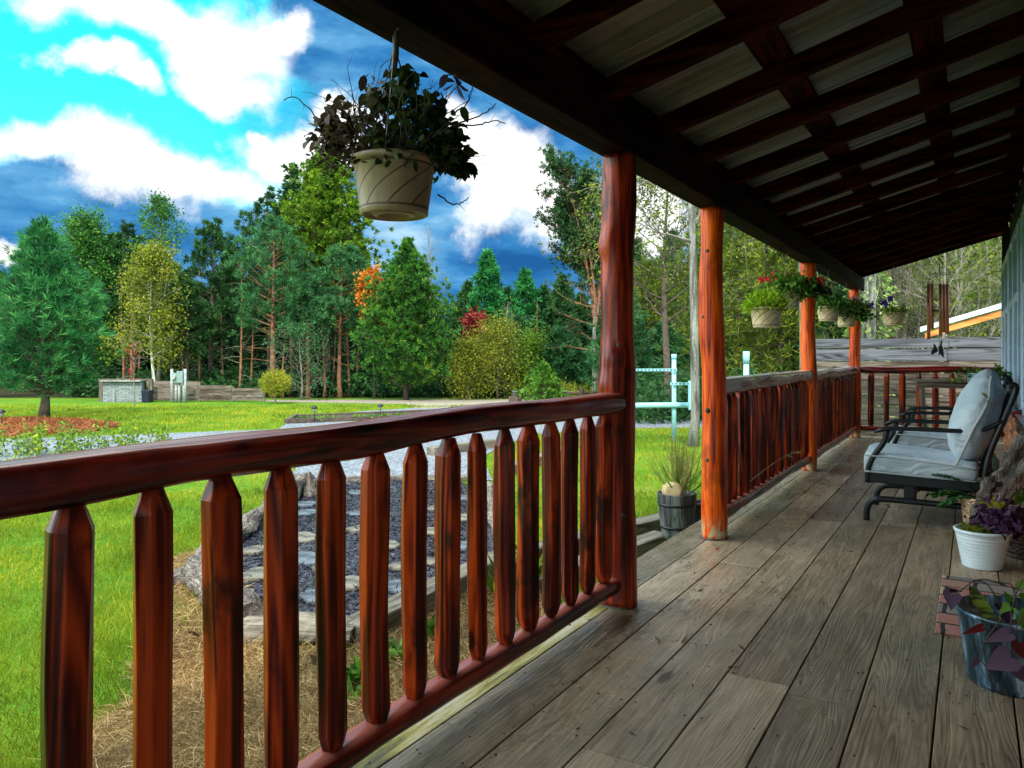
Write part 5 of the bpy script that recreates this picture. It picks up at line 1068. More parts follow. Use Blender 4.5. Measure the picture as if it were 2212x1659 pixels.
for (pts) in [[(760, 320), (700, 270), (665, 232), (640, 208), (612, 215)], [(985, 272), (1040, 268), (1065, 262), (1092, 266)], [(985, 268), (1050, 245), (1072, 222)], [(945, 420), (975, 442), (995, 440), (1012, 428)], [(980, 245), (1010, 225), (1022, 180)], [(790, 330), (720, 328), (690, 316), (688, 300)]]:
    mb = MB(); Q = np.array([atD(x, y, 2.17)-np.array([t.location.x, t.location.y, z0]) for x, y in pts]); u = np.linspace(0, len(Q)-1, 14); P = np.column_stack([np.interp(u, range(len(Q)), Q[:, c]) for c in range(3)]); P[1:-1] = (P[:-2]+P[1:-1]*2+P[2:])/4; P += R.normal(0, .0015, P.shape); mb.tube(P, np.linspace(.0026, .0014, 14), 5)
    for j in (8, 11): limb(mb, P[j], nrm(P[j]-P[j-1]+R.normal(0, .6, 3)), .03, .001, R, (0, 0, 0), 4, 3, .3)
    mb.build('tendril', M['barkd'], t)
for (cx_, cy, n_, s, lf) in [(720, 285, 70, .030, 'brown'), (960, 300, 60, .024, 'basket'), (975, 330, 60, .022, 'basket'), (1000, 350, 26, .014, 'basket'), (740, 250, 30, .03, 'brown'), (880, 160, 26, .02, 'basket'), (860, 190, 40, .03, 'basket'), (985, 175, 10, .012, 'purplelf'), (820, 200, 40, .03, 'brown'), (930, 230, 60, .03, 'basket')]:
    c = atD(cx_, cy, 2.17)-np.array([t.location.x, t.location.y, z0]); leafmesh('leaf_spray', c+R.normal(0, s, (n_, 3)), R.normal(size=(n_, 3))-[0, 0, .6], .04, .024, F_[lf], t, rs=R, bend=.15, oval=True)
MB().tube([(0.0, 0, h+.25), (.004, 0, h+.30), (.010, 0, h+.36)], [.006, .010, .005], 8).build('hanger_crown', M['wire'], t, sm=True)
L0 = np.array([t.location.x, t.location.y, z0])
# lime fern
t, r, h, R, dome, blooms, z0 = basket(1655, 664, 5.93, 70, 44, 'hanging basket of bright lime fern, lowest left of the distant cluster', 2.07, 2, 'lime', True)
dome('fern', 420, 'lime', .036, .012, .135, .135, h*.9, m=6); dome('fern', 60, 'lime', .04, .01, .17, .06, h*1.0, m=5, out_=2)
t, r, h, R, dome, blooms, z0 = basket(1699, 629, 6.9, 62, 38, 'hanging basket of red geraniums beside the third post', 2.07, 3, 'ger')
dome('foliage', 420, 'leaf', .045, .035, .22, .16, h*.85, m=3); dome('dark_foliage', 240, 'basket', .045, .03, .2, .12, h*.8, off=tuple(right[:2]*.16), m=3, dr=.5); dome('yellowed_leaves', 30, 'olive', .03, .02, .2, .2, h*.9, off=tuple(-right[:2]*.12), m=3)
blooms('red_bloom', 'redfl', [right*x+np.array([0, 0, z]) for x, z in [(-.21, .24), (-.13, .27), (-.11, .19), (.02, .27), (.05, .30), (.24, .20), (.30, .23), (.21, .16)]], .035, 40, .03)
t, r, h, R, dome, blooms, z0 = basket(1789, 662, 8.3, 49, 32, 'hanging basket with small white flowers, right of the third post', 2.07, 4, 'white')
dome('foliage', 300, 'leaf', .04, .028, .15, .16, h*.85, m=3); blooms('white_bloom', 'whitefl', [right*x+np.array([0, 0, z]) for x, z in [(-.13, .21), (-.05, .2), (.13, .22), (.02, .25)]], .022, 16, .014)
t, r, h, R, dome, blooms, z0 = basket(1828, 680, 9.6, 43, 26, 'lower hanging basket of trailing leaves and one pink flower, by the corner post', 2.07, 5, 'pink')
dome('foliage', 360, 'basket', .045, .03, .2, .2, h*.8, off=tuple(right[:2]*.03), m=3); dome('foliage', 260, 'leaf', .045, .03, .22, .22, h*.7, off=tuple(right[:2]*.10), m=3, dr=.6); blooms('pink_bloom', 'pinkfl', [right*.10+np.array([0, 0, .33])], .04, 26, .025); blooms('violet_bloom', 'purplefl', [right*.28+np.array([0, 0, .28])], .03, 14, .02)
t, r, h, R, dome, blooms, z0 = basket(1930, 676, 10.6, 48, 27, 'hanging basket with purple petunias hung on a chain at the porch end', 2.38, 6, 'purple', True)
dome('foliage', 110, 'ygreen', .045, .025, .16, .12, h*.85, m=3); dome('yellowed_leaves', 40, 'olive', .04, .025, .16, .1, h*.85, m=3); blooms('purple_bloom', 'purplefl', [right*x+np.array([0, 0, z]) for x, z in [(-.12, .30), (-.05, .37), (-.30, .26)]], .055, 22, .022)
# wind chime
q = atD(2029, 614, 10.4); t = thing('wind_chime', (q[0], q[1], q[2]), 'long brown tube wind chime with a black butterfly hanging at the porch end', 'wind chime'); zt = rz(q[0])+.02-q[2]
for k, (x, y, dz, L) in enumerate([(-.145, 0, 0, .80), (-.10, .08, .01, .66), (.02, -.10, 0, .76), (.06, .06, 0, .70), (.11, 0, .0, .73)]):
    p_ = right*x+np.array([0, y, dz]); MB().tube([p_, p_-[0, 0, L*.93]], .022, 14).build('tube', M['chime'], t, sm=True)
    MB().tube([p_, p_+[0, 0, .02], right*x*.75+np.array([0, y*.75, .14])], .002, 4).build('cord', M['wire'], t)
mb = MB(); mb.tube([(.13*math.cos(a), .13*math.sin(a), .14) for a in np.linspace(0, 2*PI, 25)], .005, 5, cap=False); mb.build('hanger_ring', M['blackmetal'], t)
for a in (0, 1.57, 3.14, 4.71): MB().tube([(.13*math.cos(a), .13*math.sin(a), .14), (0, 0, .34)], .003, 4).build('hanger_rod', M['blackmetal'], t)
MB().tube([(0, 0, .33), (0, 0, zt)], .004, 5).build('chain', M['blackmetal'], t); MB().tube([(0, 0, .14), (0, 0, -.86)], .003, 4).build('cord', M['wire'], t); MB().box((-.03, 0, -.36), (.12, .12, .02)).build('striker', M['blackmetal'], t)
bq_ = atD(2029, 757, 10.4)-q; up_ = np.array([0, 0, 1.0]); wing = [(0, 0), (.02, .02), (.05, .12), (.075, .155), (.08, .12), (.075, .06), (.10, .02), (.12, -.05), (.11, -.10), (.07, -.07), (.03, -.04)]
mb = MB(); V = []; th_ = np.array([S_, -C_, 0])*.004; n_ = len(wing)
for sgn, rot in ((1, 0), (-1, 0)):
    pts = [bq_+right*(sgn*x*(.6 if sgn > 0 else .85)-.01)+up_*(y*(1 if sgn > 0 else .6)-(0 if sgn > 0 else .0)) for x, y in wing]; mb.add([p_+th_ for p_ in pts]+[p_-th_ for p_ in pts], [tuple(range(n_)), tuple(range(n_, 2*n_))[::-1]]+[(i, n_+i, n_+(i+1) % n_, (i+1) % n_) for i in range(n_)])
mb.tube([bq_-[0, 0, .07], bq_+[0, 0, .06]], .008, 6); mb.build('butterfly', M['blackmetal'], t); MB().tube([(0, 0, -.86), bq_+[0, 0, .06]], .002, 4).build('cord', M['wire'], t)
# ---------------------------------------------------------------- rocking chairs
ov = lambda px, py: ((3140+px/2.37)/1.736, (1300+py/2.37)/1.736)
def chair(Y0, width, label, dx=0, dz=0):
    org = onY(*ov(255, 1555), 5.86); org[2] = 0
    t = thing('rocking_chair', (org[0]+dx, Y0, 0), label, 'chair', 'outdoor rocking chairs')
    def P(px, py): p_ = onY(*ov(px, py), 5.86)-org; return np.array([p_[0], 0, p_[2]])
    def curve(pts, k=4):
        Q = np.array([P(*p_) for p_ in pts]); n = len(Q); u = np.linspace(0, n-1, (n-1)*k+1); out_ = np.column_stack([np.interp(u, range(n), Q[:, c]) for c in range(3)])
        for _ in range(3): out_[1:-1] = (out_[:-2]+2*out_[1:-1]+out_[2:])/4
        return out_
    W_ = width; bm_ = M['blackmetal']
    for y in (0, W_):
        sh = np.array([0, y, 0]); nm = ''
        MB().tube(curve([(275, 1205), (270, 1080), (325, 965), (420, 850), (445, 745)])+sh, .020, 10, flat=1).build('front_post', bm_, t, sm=True)
        c = curve([(325, 762), (380, 742), (440, 726), (700, 732), (1000, 748), (1200, 752), (1330, 735), (1470, 660)]); MB().tube(c+sh, np.concatenate([np.linspace(.010, .02, 4), np.full(len(c)-4, .022)]), 10, flat=.7).build('armrest', bm_, t, sm=True)
        MB().tube(curve([(1300, 1240), (1320, 1080), (1370, 900), (1440, 740), (1520, 560), (1585, 400), (1590, 352), (1560, 335), (1535, 352)])+sh+[0, (.015 if y else -.0), 0], .020, 10).build('back_post', bm_, t, sm=True)
        q0 = P(285, 1160)+sh; q1 = P(1310, 1255)+sh; MB().bar(q0, q1, .03, .065).build('seat_rail', bm_, t, bevel=.006)
        MB().tube(curve([(1290, 1220), (1345, 1240), (1385, 1180), (1360, 1100), (1320, 1060)], 4)*[1, 1, 1]+sh, .012, 8).build('spring_bar', bm_, t, sm=True)
    for y in (.02, W_-.06):
        sh = np.array([0, y, 0]); MB().tube(curve([(255, 1550), (258, 1450), (285, 1385), (345, 1358), (420, 1358), (700, 1385), (1000, 1415), (1170, 1432), (1330, 1455), (1385, 1500), (1395, 1640)])+sh, .021, 12).build('base_rail', bm_, t, sm=True)
    for px in (640, 1010): q0 = P(px, 1375); MB().bar(q0+[0, .0, .0], q0+[0, W_-.04, 0], .05, .035).build('base_crossbar', bm_, t, bevel=.006)
    q0 = P(640, 1375); q1 = P(640, 1230); MB().box(((q0+q1)/2)+[0, .09, 0], (.075, .12, q1[2]-q0[2]+.04)).build('rocker_mount', bm_, t, bevel=.008); MB().box(((q0+q1)/2)+[0, W_-.09, 0], (.075, .12, q1[2]-q0[2]+.04)).build('rocker_mount', bm_, t, bevel=.008)
    for k in range(5): s = .12+k*.19; q = P(285, 1160)*(1-s)+P(1310, 1255)*s; MB().bar(q+[0, 0, 0], q+[0, W_, 0], .03, .012).build('seat_slat', bm_, t)
    for k in range(4): c = curve([(1320, 1080), (1370, 900), (1440, 740), (1520, 560), (1585, 400)]); MB().tube([(c[j]+[0, W_*(k+1)/5, 0]) for j in range(len(c))], .008, 6).build('back_slat', bm_, t)
    MB().tube([P(1570, 420), P(1570, 420)+[0, W_, 0]], .016, 8).build('back_rail', bm_, t, sm=True)
    # cushions
    import bmesh
    def cushion(name, outline, y0, y1, puff, seed, parent=t, soft=.02, seam=True):
        """closed outline in the side plane swept across the chair with rounded ends and wrinkles"""
        O = np.array([P(*p_) for p_ in outline]); n = len(O); u = np.linspace(0, n, 44, endpoint=False); ext = np.vstack([O, O[:1]]); Q = np.column_stack([np.interp(u, range(n+1), ext[:, c]) for c in range(3)])
        for _ in range(3 if puff > .05 else 1): Q = (np.roll(Q, 1, 0)+2*Q+np.roll(Q, -1, 0))/4
        cen = Q.mean(0); R = np.random.RandomState(seed); m_ = 26; V = []; w_ = y1-y0
        fr = [R.uniform(-1, 1, 3)*R.uniform(8, 26) for _ in range(12)]; ph = R.uniform(0, 6, 12)
        for i in range(m_):
            s = i/(m_-1); e = max(.12, (1-abs(2*s-1)**2.6))**.42 if puff > .05 else 1-abs(2*s-1)**14*.12
            ring = cen+(Q-cen)*(e if puff > .05 else (1-(1-e)*.5)); ring = ring.copy(); ring[:, 1] = y0+w_*s
            if puff <= .05: ring[:, 2] += .02*math.sin(PI*s)*(Q[:, 2] > cen[2])
            V.append(ring)
        V = np.array(V); N_ = V-cen; wr = sum(np.abs(np.sin(V@fr[k]+ph[k]))**.7*(1 if k % 2 else -1) for k in range(12))/12
        dirs_ = (Q-cen)/np.linalg.norm(Q-cen, axis=1)[:, None]; V = V+dirs_[None]*(wr*puff*.8)[:, :, None]
        mb = MB(); k = len(Q); F = [(i*k+j, i*k+(j+1) % k, (i+1)*k+(j+1) % k, (i+1)*k+j) for i in range(m_-1) for j in range(k)]
        Vf = V.reshape(-1, 3); n0 = len(Vf); Vf = np.vstack([Vf, cen+[0, y0-cen[1]-puff*.25, 0], cen+[0, y1-cen[1]+puff*.25, 0]])
        F += [(n0, (j+1) % k, j) for j in range(k)]+[(n0+1, (m_-1)*k+j, (m_-1)*k+(j+1) % k) for j in range(k)]; mb.add(Vf, F)
        o = mb.build(name, M['cushion'], parent, sm=True); s_ = o.modifiers.new('s', 'SUBSURF'); s_.levels = s_.render_levels = 1; return o, V
    sc_, V = cushion('seat_cushion', [(222, 1095), (222, 1000), (236, 952), (262, 935), (600, 975), (1000, 1030), (1240, 1062), (1262, 1100), (1255, 1180), (1230, 1200), (800, 1170), (300, 1115), (240, 1105)], -.012, W_+.012, .018, 3)
    for pts in ([(240, 958), (500, 985), (800, 1020), (1040, 1055), (1240, 1080)], [(245, 1100), (500, 1125), (900, 1165), (1230, 1195)]):
        MB().tube(curve(pts)+[0, -.030, 0], .006, 6).build('piping', M['piping'], sc_, sm=True)
    bc, V = cushion('back_cushion', [(1005, 985), (965, 900), (962, 800), (985, 690), (1030, 560), (1090, 430), (1180, 320), (1280, 250), (1370, 240), (1450, 280), (1500, 370), (1505, 470), (1460, 640), (1400, 800), (1340, 940), (1270, 1045), (1160, 1070), (1060, 1060)], -.03, W_+.03, .075, 5)
    # piping along the side seam, small tie
    pp = curve([(1370, 262), (1352, 350), (1356, 450), (1290, 590), (1210, 720), (1160, 830), (1105, 950), (1052, 1060)]); bulge = np.sin(np.linspace(0, PI, len(pp)))
    MB().tube(pp+np.column_stack([np.zeros(len(pp)), -.02-.03*bulge, np.zeros(len(pp))]), .009, 8).build('piping', M['piping'], bc, sm=True)
    k = MB(); q = P(1345, 455)+[0, -.10, 0]; R = np.random.RandomState(2); leafmesh('faded_tie', np.tile(q, (6, 1)), R.normal(size=(6, 3))*[1, .2, .6]+[-.6, 0, .2], .06, .022, F_['weeds'], bc, rs=R)
    return t
F_['cushionleaf'] = foliage('cushion fabric fold', [(0, (.26, .36, .42)), (1, (.36, .46, .52))], 0, .9)
chair(5.86, .72, 'front black metal rocking chair with pale blue grey cushions, nearest the camera')
chair(7.55, .72, 'second black metal rocking chair with pale cushions, half hidden behind the front one', .03)
# side table, tall planter
t = thing('side_table', (0, 10.4, 0), 'small weathered wooden side table near the end railing', 'table'); TY = 10.3
xa = onY(1975, 821, TY)[0]; zt_ = onY(1975, 820, TY)[2]
for k in range(3): MB().box((xa+.36, -.12+k*.14, zt_-.012), (.74, .13, .024)).build('tabletop_board', M['grey_x'], t, bevel=.003)
MB().box((xa+.36, .02, zt_-.06), (.64, .34, .07)).build('apron', M['grey_x'], t)
for (x, y) in [(xa+.07, -.12), (xa+.07, .16), (xa+.65, -.12), (xa+.65, .16)]: MB().bar((x, y, zt_-.09), (x+(.06 if x < xa+.3 else -.02), y, 0), .035, .045, up=(1, 0, 0)).build('leg', M['grey_z'], t)
m, n, b = mat('white dimpled ceramic'); tcn = n.new('ShaderNodeTexCoord').outputs['Object']; v = n.voro(tcn, 22); n.put(b.inputs['Base Color'], n.mix(n.rng(v, .1, .7), (.66, .78, .80), (.28, .42, .45))); b.inputs['Roughness'].default_value = .35; bump(n, b, v, .8, .01); M['dimple'] = m
q = onZ(2112, 807, .93); D = -q[0]*S_+q[1]*C_
t = thing('tall_planter', (.10, 9.2, 0), 'tall white dimpled planter with a straggly green plant behind the chairs', 'planter'); D = -.10*S_+9.2*C_; rr = 30*D/FO; zr = EYE-(806-HZ)*D/FO
lathe_obj('pot', [(.001, 0), (rr*.55, 0), (rr*.62, .1), (rr*.8, zr*.6), (rr*.98, zr-.03), (rr*1.02, zr), (rr*.92, zr), (rr*.88, zr-.08), (.001, zr-.08)], M['dimple'], t)
R = np.random.RandomState(5); mb = MB(); T = []
for k in range(16):
    a = R.uniform(0, 6.28); T.append(limb(mb, (.05*math.cos(a), .05*math.sin(a), zr-.06), nrm(np.array([math.cos(a), math.sin(a), .7])), R.uniform(.12, .3), .004, R, (0, 0, -.5), 6, 4, .2))
mb.build('stems', M['barkd'], t); T = np.vstack(T); leafmesh('leaves', np.repeat(T, 4, 0)+R.normal(0, .015, (len(T)*4, 3)), R.normal(size=(len(T)*4, 3)), .05, .026, F_['leaf'], t, rs=R)
q = onZ(2020, 925, 0); t = thing('twig_pot', (-.05, 9.9, 0), 'small dark pot with curling dry tendrils on the deck under the side table', 'pot'); lathe_obj('pot', [(.001, 0), (.08, 0), (.11, .18), (.115, .2), (.10, .2), (.001, .17)], M['darkpot'], t); mb = MB(); R = np.random.RandomState(15)
for k in range(14): a = R.uniform(0, 6.28); limb(mb, (.03*math.cos(a), .03*math.sin(a), .17), nrm(np.array([math.cos(a)-.5, math.sin(a), 1.4])), R.uniform(.2, .45), .004, R, (-.3, 0, -1.2), 9, 4, .15)
mb.build('tendrils', M['barkp'], t)
q = onZ(2175, 942, 0); t = thing('green_glass_jar', (.15, 8.9, 0), 'small green tinted jar on the deck behind the front chair', 'jar'); lathe_obj('jar', [(.001, 0), (.07, 0), (.085, .03), (.085, .12), (.05, .16), (.055, .18), (.001, .18)], plain('green tinted glass', (.10, .28, .22), .2), t)
# ---------------------------------------------------------------- right foreground pots
t = thing('white_pot', (.05, 4.90, 0), 'white ribbed tapered pot with moss and dark purple leaves on the deck', 'pot'); h = .205; r0, r1 = .098, .130
prof = [(.001, 0), (r0-.004, 0), (r0, .006)]; 
for i in range(40):
    u = i/39; z = .01+u*(h-.03); prof.append((r0+(r1-r0)*u+.0007*math.sin(u*60)*(1 if u < .75 else 2.2), z))
prof += [(r1+.006, h-.018), (r1+.009, h-.004), (r1+.004, h), (r1-.006, h), (r1-.012, h-.03), (.001, h-.03)]
lathe_obj('pot', prof, M['whitepot'], t, 48); lathe_obj('soil', [(.001, h-.02), (r1-.01, h-.022)], M['soil'], t)
R = np.random.RandomState(6); k = 700; a = R.uniform(0, 6.28, k); rr = .10*R.rand(k)**.5; C = np.column_stack([rr*np.cos(a)*.8-.03, rr*np.sin(a)*.8-.02, h-.02+.035*R.rand(k)]); leafmesh('moss', C, R.normal(size=(k, 3))+[0, 0, .6], .022, .006, F_['olive'], t, np.clip(R.normal(.35, .15, k), 0, 1), rs=R)
k = 230; C = np.column_stack([R.normal(.09, .06, k), R.normal(0, .06, k), h+R.normal(.05, .045, k)]); leafmesh('purple_leaves', C, R.normal(size=(k, 3)), .055, .036, F_['purplelf'], t, rs=R, bend=.2)
leafmesh('yellow_leaves', np.tile([.05, 0, h+.12], (5, 1)), R.normal(size=(5, 3))*[1, .5, .4]+[0, 0, .5], .08, .04, F_['olive'], t, tone=R.uniform(.7, 1, 5), rs=R, bend=.2)
def wicker(x, y, r, h, label, dark=False, seed=1):
    t = thing('wicker_basket', (x, y, 0), label, 'basket'); mt = M['rope' if not dark else 'ropedark']; mb = MB(); z = .01; i = 0; R = np.random.RandomState(seed)
    while z < h:
        u = z/h; rr = r*(.80+.22*u); ph = R.uniform(0, 6); a = np.linspace(0, 2*PI, 61); mb.tube([((rr+.004*math.sin(q*16+i*PI))*math.cos(q), (rr+.004*math.sin(q*16+i*PI))*math.sin(q), z+.0035*math.sin(q*16+i*PI)+.004*math.sin(q*2+ph)) for q in a], .0082, 6, cap=False); z += .0145; i += 1
    mb.build('woven_coils', mt, t, sm=True); lathe_obj('inner_wall', [(.001, .01), (r*.76, .01), (r*.96, h)], M['barkd'], t); lathe_obj('soil', [(.001, h-.03), (r*.92, h-.03)], M['moss'], t)
    return t
M['rope'] = plain('pale woven rope', (.52, .37, .22), .8, 0, .4, 30, .6); M['ropedark'] = plain('dark wicker', (.06, .035, .025), .7, 0, .4, 30, .6)
t = wicker(.07, 5.80, .125, .235, 'pale woven rope basket of moss with a dark green fern, in front of the chair')
def fern(t, base_, n, L, seed, dirx=(-1, -.2, .6), lf='fern'):
    R = np.random.RandomState(seed); C = []; D_ = []; LL = []; mb = MB()
    for k in range(n):
        d = nrm(np.array(dirx)+R.normal(0, .28, 3)); P = limb(mb, base_, d, L*R.uniform(.7, 1.1), .003, R, (0, 0, -1.1), 12, 4, .05)
        for i in range(2, 13):
            q = P[i]; tg = nrm(P[i]-P[i-1]); s_ = nrm(np.cross(tg, [0, 0, 1])); ll = .055*math.sin(PI*(.15+.85*(13-i)/12))+.012
            for sg in (-1, 1):
                for j in range(2): C.append(q-(P[i]-P[i-1])*.5*j); D_.append(s_*sg+tg*.5-np.array([0, 0, .15])); LL.append(ll)
    mb.build('frond_stem', M['barkd'], t); leafmesh('fronds', np.array(C), np.array(D_), np.array(LL), .018, F_[lf], t, rs=R, bend=.1)
fern(t, (-.02, 0, .21), 5, .30, 3, (-.9, -.1, .75))
t2 = wicker(.27, 5.25, .12, .20, 'dark wicker basket behind the driftwood at the right picture edge', True, 4); fern(t2, (0, 0, .18), 6, .2, 5, (.1, .2, 1), 'leaf')
# driftwood
t = thing('driftwood_piece', (.10, 5.0, .0), 'twisted grey brown driftwood leaning against the house wall above the baskets', 'driftwood'); R = np.random.RandomState(21)
def drift(pts, Y, r0_, r1_, seed):
    Q = np.array([onY(x, y, Yk)-np.array([.10, 5.0, 0]) for (x, y), Yk in zip(pts, Y)]); n = len(Q); u = np.linspace(0, n-1, 46); P = np.column_stack([np.interp(u, range(n), Q[:, c]) for c in range(3)])
    for _ in range(3): P[1:-1] = (P[:-2]+2*P[1:-1]+P[2:])/4
    mb = MB(); rr = np.linspace(r0_, r1_, 46)*(1+.18*np.sin(u*7)); mb.tube(P, rr, 22); V = mb.v[-1].reshape(46, 22, 3); A = np.arange(22)*2*PI/22
    tw = np.arange(46)[:, None]*.09; gr = .22*np.abs(np.sin(A[None]*2.5+tw))+.14*np.sin(A[None]*4+tw*1.7+1)-.1; V = P[:, None]+(V-P[:, None])*(1+gr[:, :, None]); mb.v[-1] = V.reshape(-1, 3); return mb.build('limb', M['driftwood'], t, sm=True)
drift([(2100, 1148), (2110, 1110), (2125, 1075), (2135, 1045), (2165, 1030), (2190, 985), (2225, 940)], [5.1, 5.1, 5.15, 5.2, 5.25, 5.3, 5.35], .028, .045, 1)
drift([(2118, 1160), (2140, 1120), (2165, 1080), (2190, 1040), (2230, 1000)], [5.0, 5.0, 5.05, 5.1, 5.15], .026, .04, 2)
drift([(2150, 1130), (2185, 1110), (2230, 1090)], [4.95, 5.0, 5.05], .02, .03, 3)
# metal bucket planter
m, n, b = mat('worn galvanized bucket'); tcn = n.new('ShaderNodeTexCoord').outputs['Object']; z_ = n.noise(n.map(tcn, (13, 13, 2.2)), 1, 6, .75); c = n.ramp(z_, [(.34, (.006, .012, .016)), (.47, (.03, .06, .08)), (.55, (.12, .22, .32)), (.62, (.42, .58, .70)), (.70, (.12, .08, .045))])
n.put(b.inputs['Base Color'], c); b.inputs['Metallic'].default_value = .6; n.put(b.inputs['Roughness'], n.rng(z_, .3, .7, .25, .6)); bump(n, b, z_, .2, .01); M['bucket'] = m
BX, BY, br, bh = .125, 3.22, .175, .25
t = thing('metal_bucket_planter', (BX, BY, 0), 'worn galvanized bucket planter spilling mauve heart shaped leaves, bottom right', 'planter')
lathe_obj('bucket', [(.001, 0), (br*.80, 0), (br*.82, .012), (br*.98, bh-.012), (br*1.02, bh-.008), (br*1.02, bh+.004), (br*.97, bh+.004), (br*.93, bh-.03), (.001, bh-.05)], M['bucket'], t, 56); lathe_obj('soil', [(.001, bh-.045), (br*.93, bh-.04)], M['soil'], t)
def heart(name, pts, mt, parent, s, nrm_, up_, tone=.5, sharp=1):
    """heart shaped leaf, slightly folded"""
    ot = [(0, 0), (.22, -.16), (.45, -.12), (.52, .1), (.40, .42), (.2, .72), (0, 1.0), (-.2, .72), (-.40, .42), (-.52, .1), (-.45, -.12), (-.22, -.16)]
    p_ = np.array(pts, float); n_ = nrm(np.array(nrm_, float)); u_ = nrm(np.array(up_, float)-n_*np.dot(up_, n_)); r_ = np.cross(u_, n_)
    V = [p_+u_*.35*s+n_*(-.03*s)]+[p_+(r_*x*sharp+u_*y+n_*(.10*abs(x)-.12*y*y))*s for x, y in ot]; F = [(0, i+1, (i+1) % 12+1) for i in range(12)]
    me = bpy.data.meshes.new(name); me.from_pydata([tuple(v) for v in V], [], F); a_ = me.attributes.new('tone', 'FLOAT', 'FACE'); a_.data.foreach_set('value', [tone]*len(F)); me.materials.append(F_[mt]); me.polygons.foreach_set('use_smooth', [True]*len(F))
    o = bpy.data.objects.new(name, me); COL.objects.link(o); o.parent = parent; return o
z6 = lambda px, py: ((3340+px/1.536)/1.736, (1800+py/1.536)/1.736)
LB = np.array([BX, BY, 0]); vw = np.array([S_, -C_, .35])
def bl(px, py, D): return atD(*z6(px, py), D)-LB
iL = -right
for (px, py, D, s, mt, up_, tone, sh) in [(352, 655, 2.72, .066, 'mauve', iL*.25-[0, 0, 1], .9, 1), (340, 632, 2.80, .045, 'purplelf', right*.9+[0, 0, .35], .1, .7), (682, 885, 2.46, .088, 'mauve', iL-[0, 0, .35], .6, .55), (690, 1022, 2.44, .098, 'mauve', iL-[0, 0, .45], .65, .9), (500, 1035, 2.47, .055, 'mauve', iL-[0, 0, .75], .4, .35),
                                 (525, 850, 2.52, .075, 'red', iL-[0, 0, .32], .02, .35), (745, 940, 2.46, .06, 'red', right*.2-[0, 0, 1], .0, .9), (640, 715, 2.7, .05, 'purplelf', right*.1-[0, 0, 1], .1, .9), (690, 735, 2.62, .06, 'leaf', iL*.6-[0, 0, .6], .9, .85), (745, 775, 2.56, .065, 'leaf', right*.4-[0, 0, .5], .95, .9), (715, 640, 2.68, .05, 'leaf', iL+[0, 0, .6], .7, .6),
                                 (745, 615, 2.7, .055, 'leaf', right*.3+[0, 0, 1.0], .9, .6), (765, 690, 2.6, .06, 'leaf', right*.6+[0, 0, .3], .8, .8), (690, 695, 2.7, .04, 'leaf', iL*.3+[0, 0, 1.0], .5, .8), (760, 850, 2.5, .07, 'leaf', right*.3-[0, 0, 1], .6, .8), (730, 1090, 2.44, .06, 'mauve', right*.5-[0, 0, .8], .2, .8), (655, 800, 2.6, .05, 'purplelf', right*.5+[0, 0, .4], .3, .8)]:
    heart('leaf', bl(px, py, D), mt, t, s*.92, vw+R.normal(0, .45, 3), up_, tone*.6, sh)
m, n, b = mat('banded snake plant'); tcn = n.new('ShaderNodeTexCoord').outputs['Object']; c = n.mix(n.rng(n.noise(n.map(tcn, (14, 14, 90)), 1, 3), .42, .58), (.015, .035, .01), (.13, .19, .02)); n.put(b.inputs['Base Color'], c); b.inputs['Roughness'].default_value = .4; F_['snake'] = m
mb = MB(); A = bl(575, 800, 2.66); B = bl(455, 605, 2.74); rr_ = nrm(np.cross(B-A, vw)); V = []; n_ = 9
for i in range(n_): u = i/(n_-1); wd_ = .028*(1-u**4)*(.75+.4*u); c = A+(B-A)*u; V += [c-rr_*wd_, c+vw*(-.006), c+rr_*wd_]
mb.add(V, [(3*i+j, 3*i+j+1, 3*i+j+4, 3*i+j+3) for i in range(n_-1) for j in (0, 1)]); mb.build('snake_plant_leaf', F_['snake'], t, sm=True)
mb = MB(); R = np.random.RandomState(8)
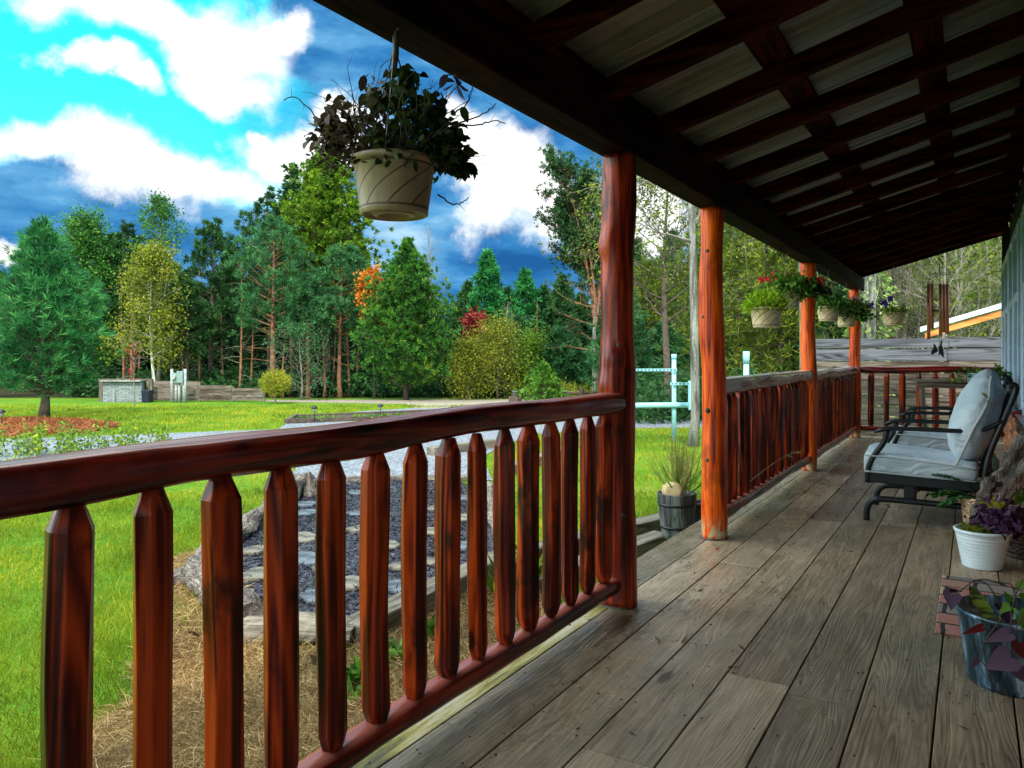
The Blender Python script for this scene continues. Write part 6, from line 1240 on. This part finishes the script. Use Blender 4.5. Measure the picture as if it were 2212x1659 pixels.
for pts in ([(640, 740), (560, 590), (480, 575), (400, 640), (360, 660)], [(760, 640), (640, 600), (540, 570), (470, 580)], [(700, 760), (690, 850), (640, 960), (600, 1020)], [(760, 780), (700, 900), (720, 1040), (770, 1110)], [(640, 800), (560, 900), (500, 1020), (640, 1200), (690, 1262)], [(700, 1000), (620, 950), (520, 940)], [(690, 780), (720, 660), (760, 570)], [(740, 740), (700, 600), (600, 585)]):
    Q = np.array([bl(x, y, 2.62 if y < 780 else 2.5) for x, y in pts]); n = len(Q); u = np.linspace(0, n-1, 20); P_ = np.column_stack([np.interp(u, range(n), Q[:, c]) for c in range(3)])
    for _ in range(3): P_[1:-1] = (P_[:-2]+2*P_[1:-1]+P_[2:])/4
    mb.tube(P_, .0022, 5)
mb.build('vine_stems', M['barkd'], t, sm=True)
# door mat
m, n, b = mat('brick pattern mat'); tcn = n.new('ShaderNodeTexCoord').outputs['Object']; nn_ = n.vec('SCALE', n.vec('SUBTRACT', n.noise(tcn, 9, 4, col=True), (.5, .5, .5)), sc=.025)
bk = n.new('ShaderNodeTexBrick'); n.put(bk.inputs['Vector'], n.vec('ADD', n.vec('ADD', tcn, nn_), (.09, .03, 0))); bk.inputs['Scale'].default_value = 1; bk.inputs['Mortar Size'].default_value = .010; bk.inputs['Row Height'].default_value = .15; bk.inputs['Brick Width'].default_value = .235; bk.inputs['Mortar Smooth'].default_value = .3
bk.inputs['Color1'].default_value = (0, 0, 0, 1); bk.inputs['Color2'].default_value = (1, 1, 1, 1); bk.inputs['Mortar'].default_value = (0, 0, 0, 1)
c = n.ramp(bk.outputs[0], [(.0, (.34, .13, .10)), (.30, (.09, .11, .11)), (.45, (.30, .15, .11)), (.60, (.16, .155, .14)), (.78, (.40, .30, .20))], 'CONSTANT'); c = n.mix(n.rng(n.noise(tcn, 60, 4), .3, .7, 0, .35), c, (.34, .27, .23)); c = n.mix(bk.outputs['Fac'], c, (.012, .014, .014))
n.put(b.inputs['Base Color'], c); b.inputs['Roughness'].default_value = .9; bump(n, b, n.math('SUBTRACT', n.noise(tcn, 90, 3), bk.outputs['Fac']), .6, .004)
mb = MB(); mb.box((.235, .47, .006), (.47, .94, .012)); o = mb.build('door_mat', m, bevel=.004); o.location = (-.13, 3.62, 0); tag(o, 'brick patterned rubber door mat by the house wall, behind the bucket', 'mat')
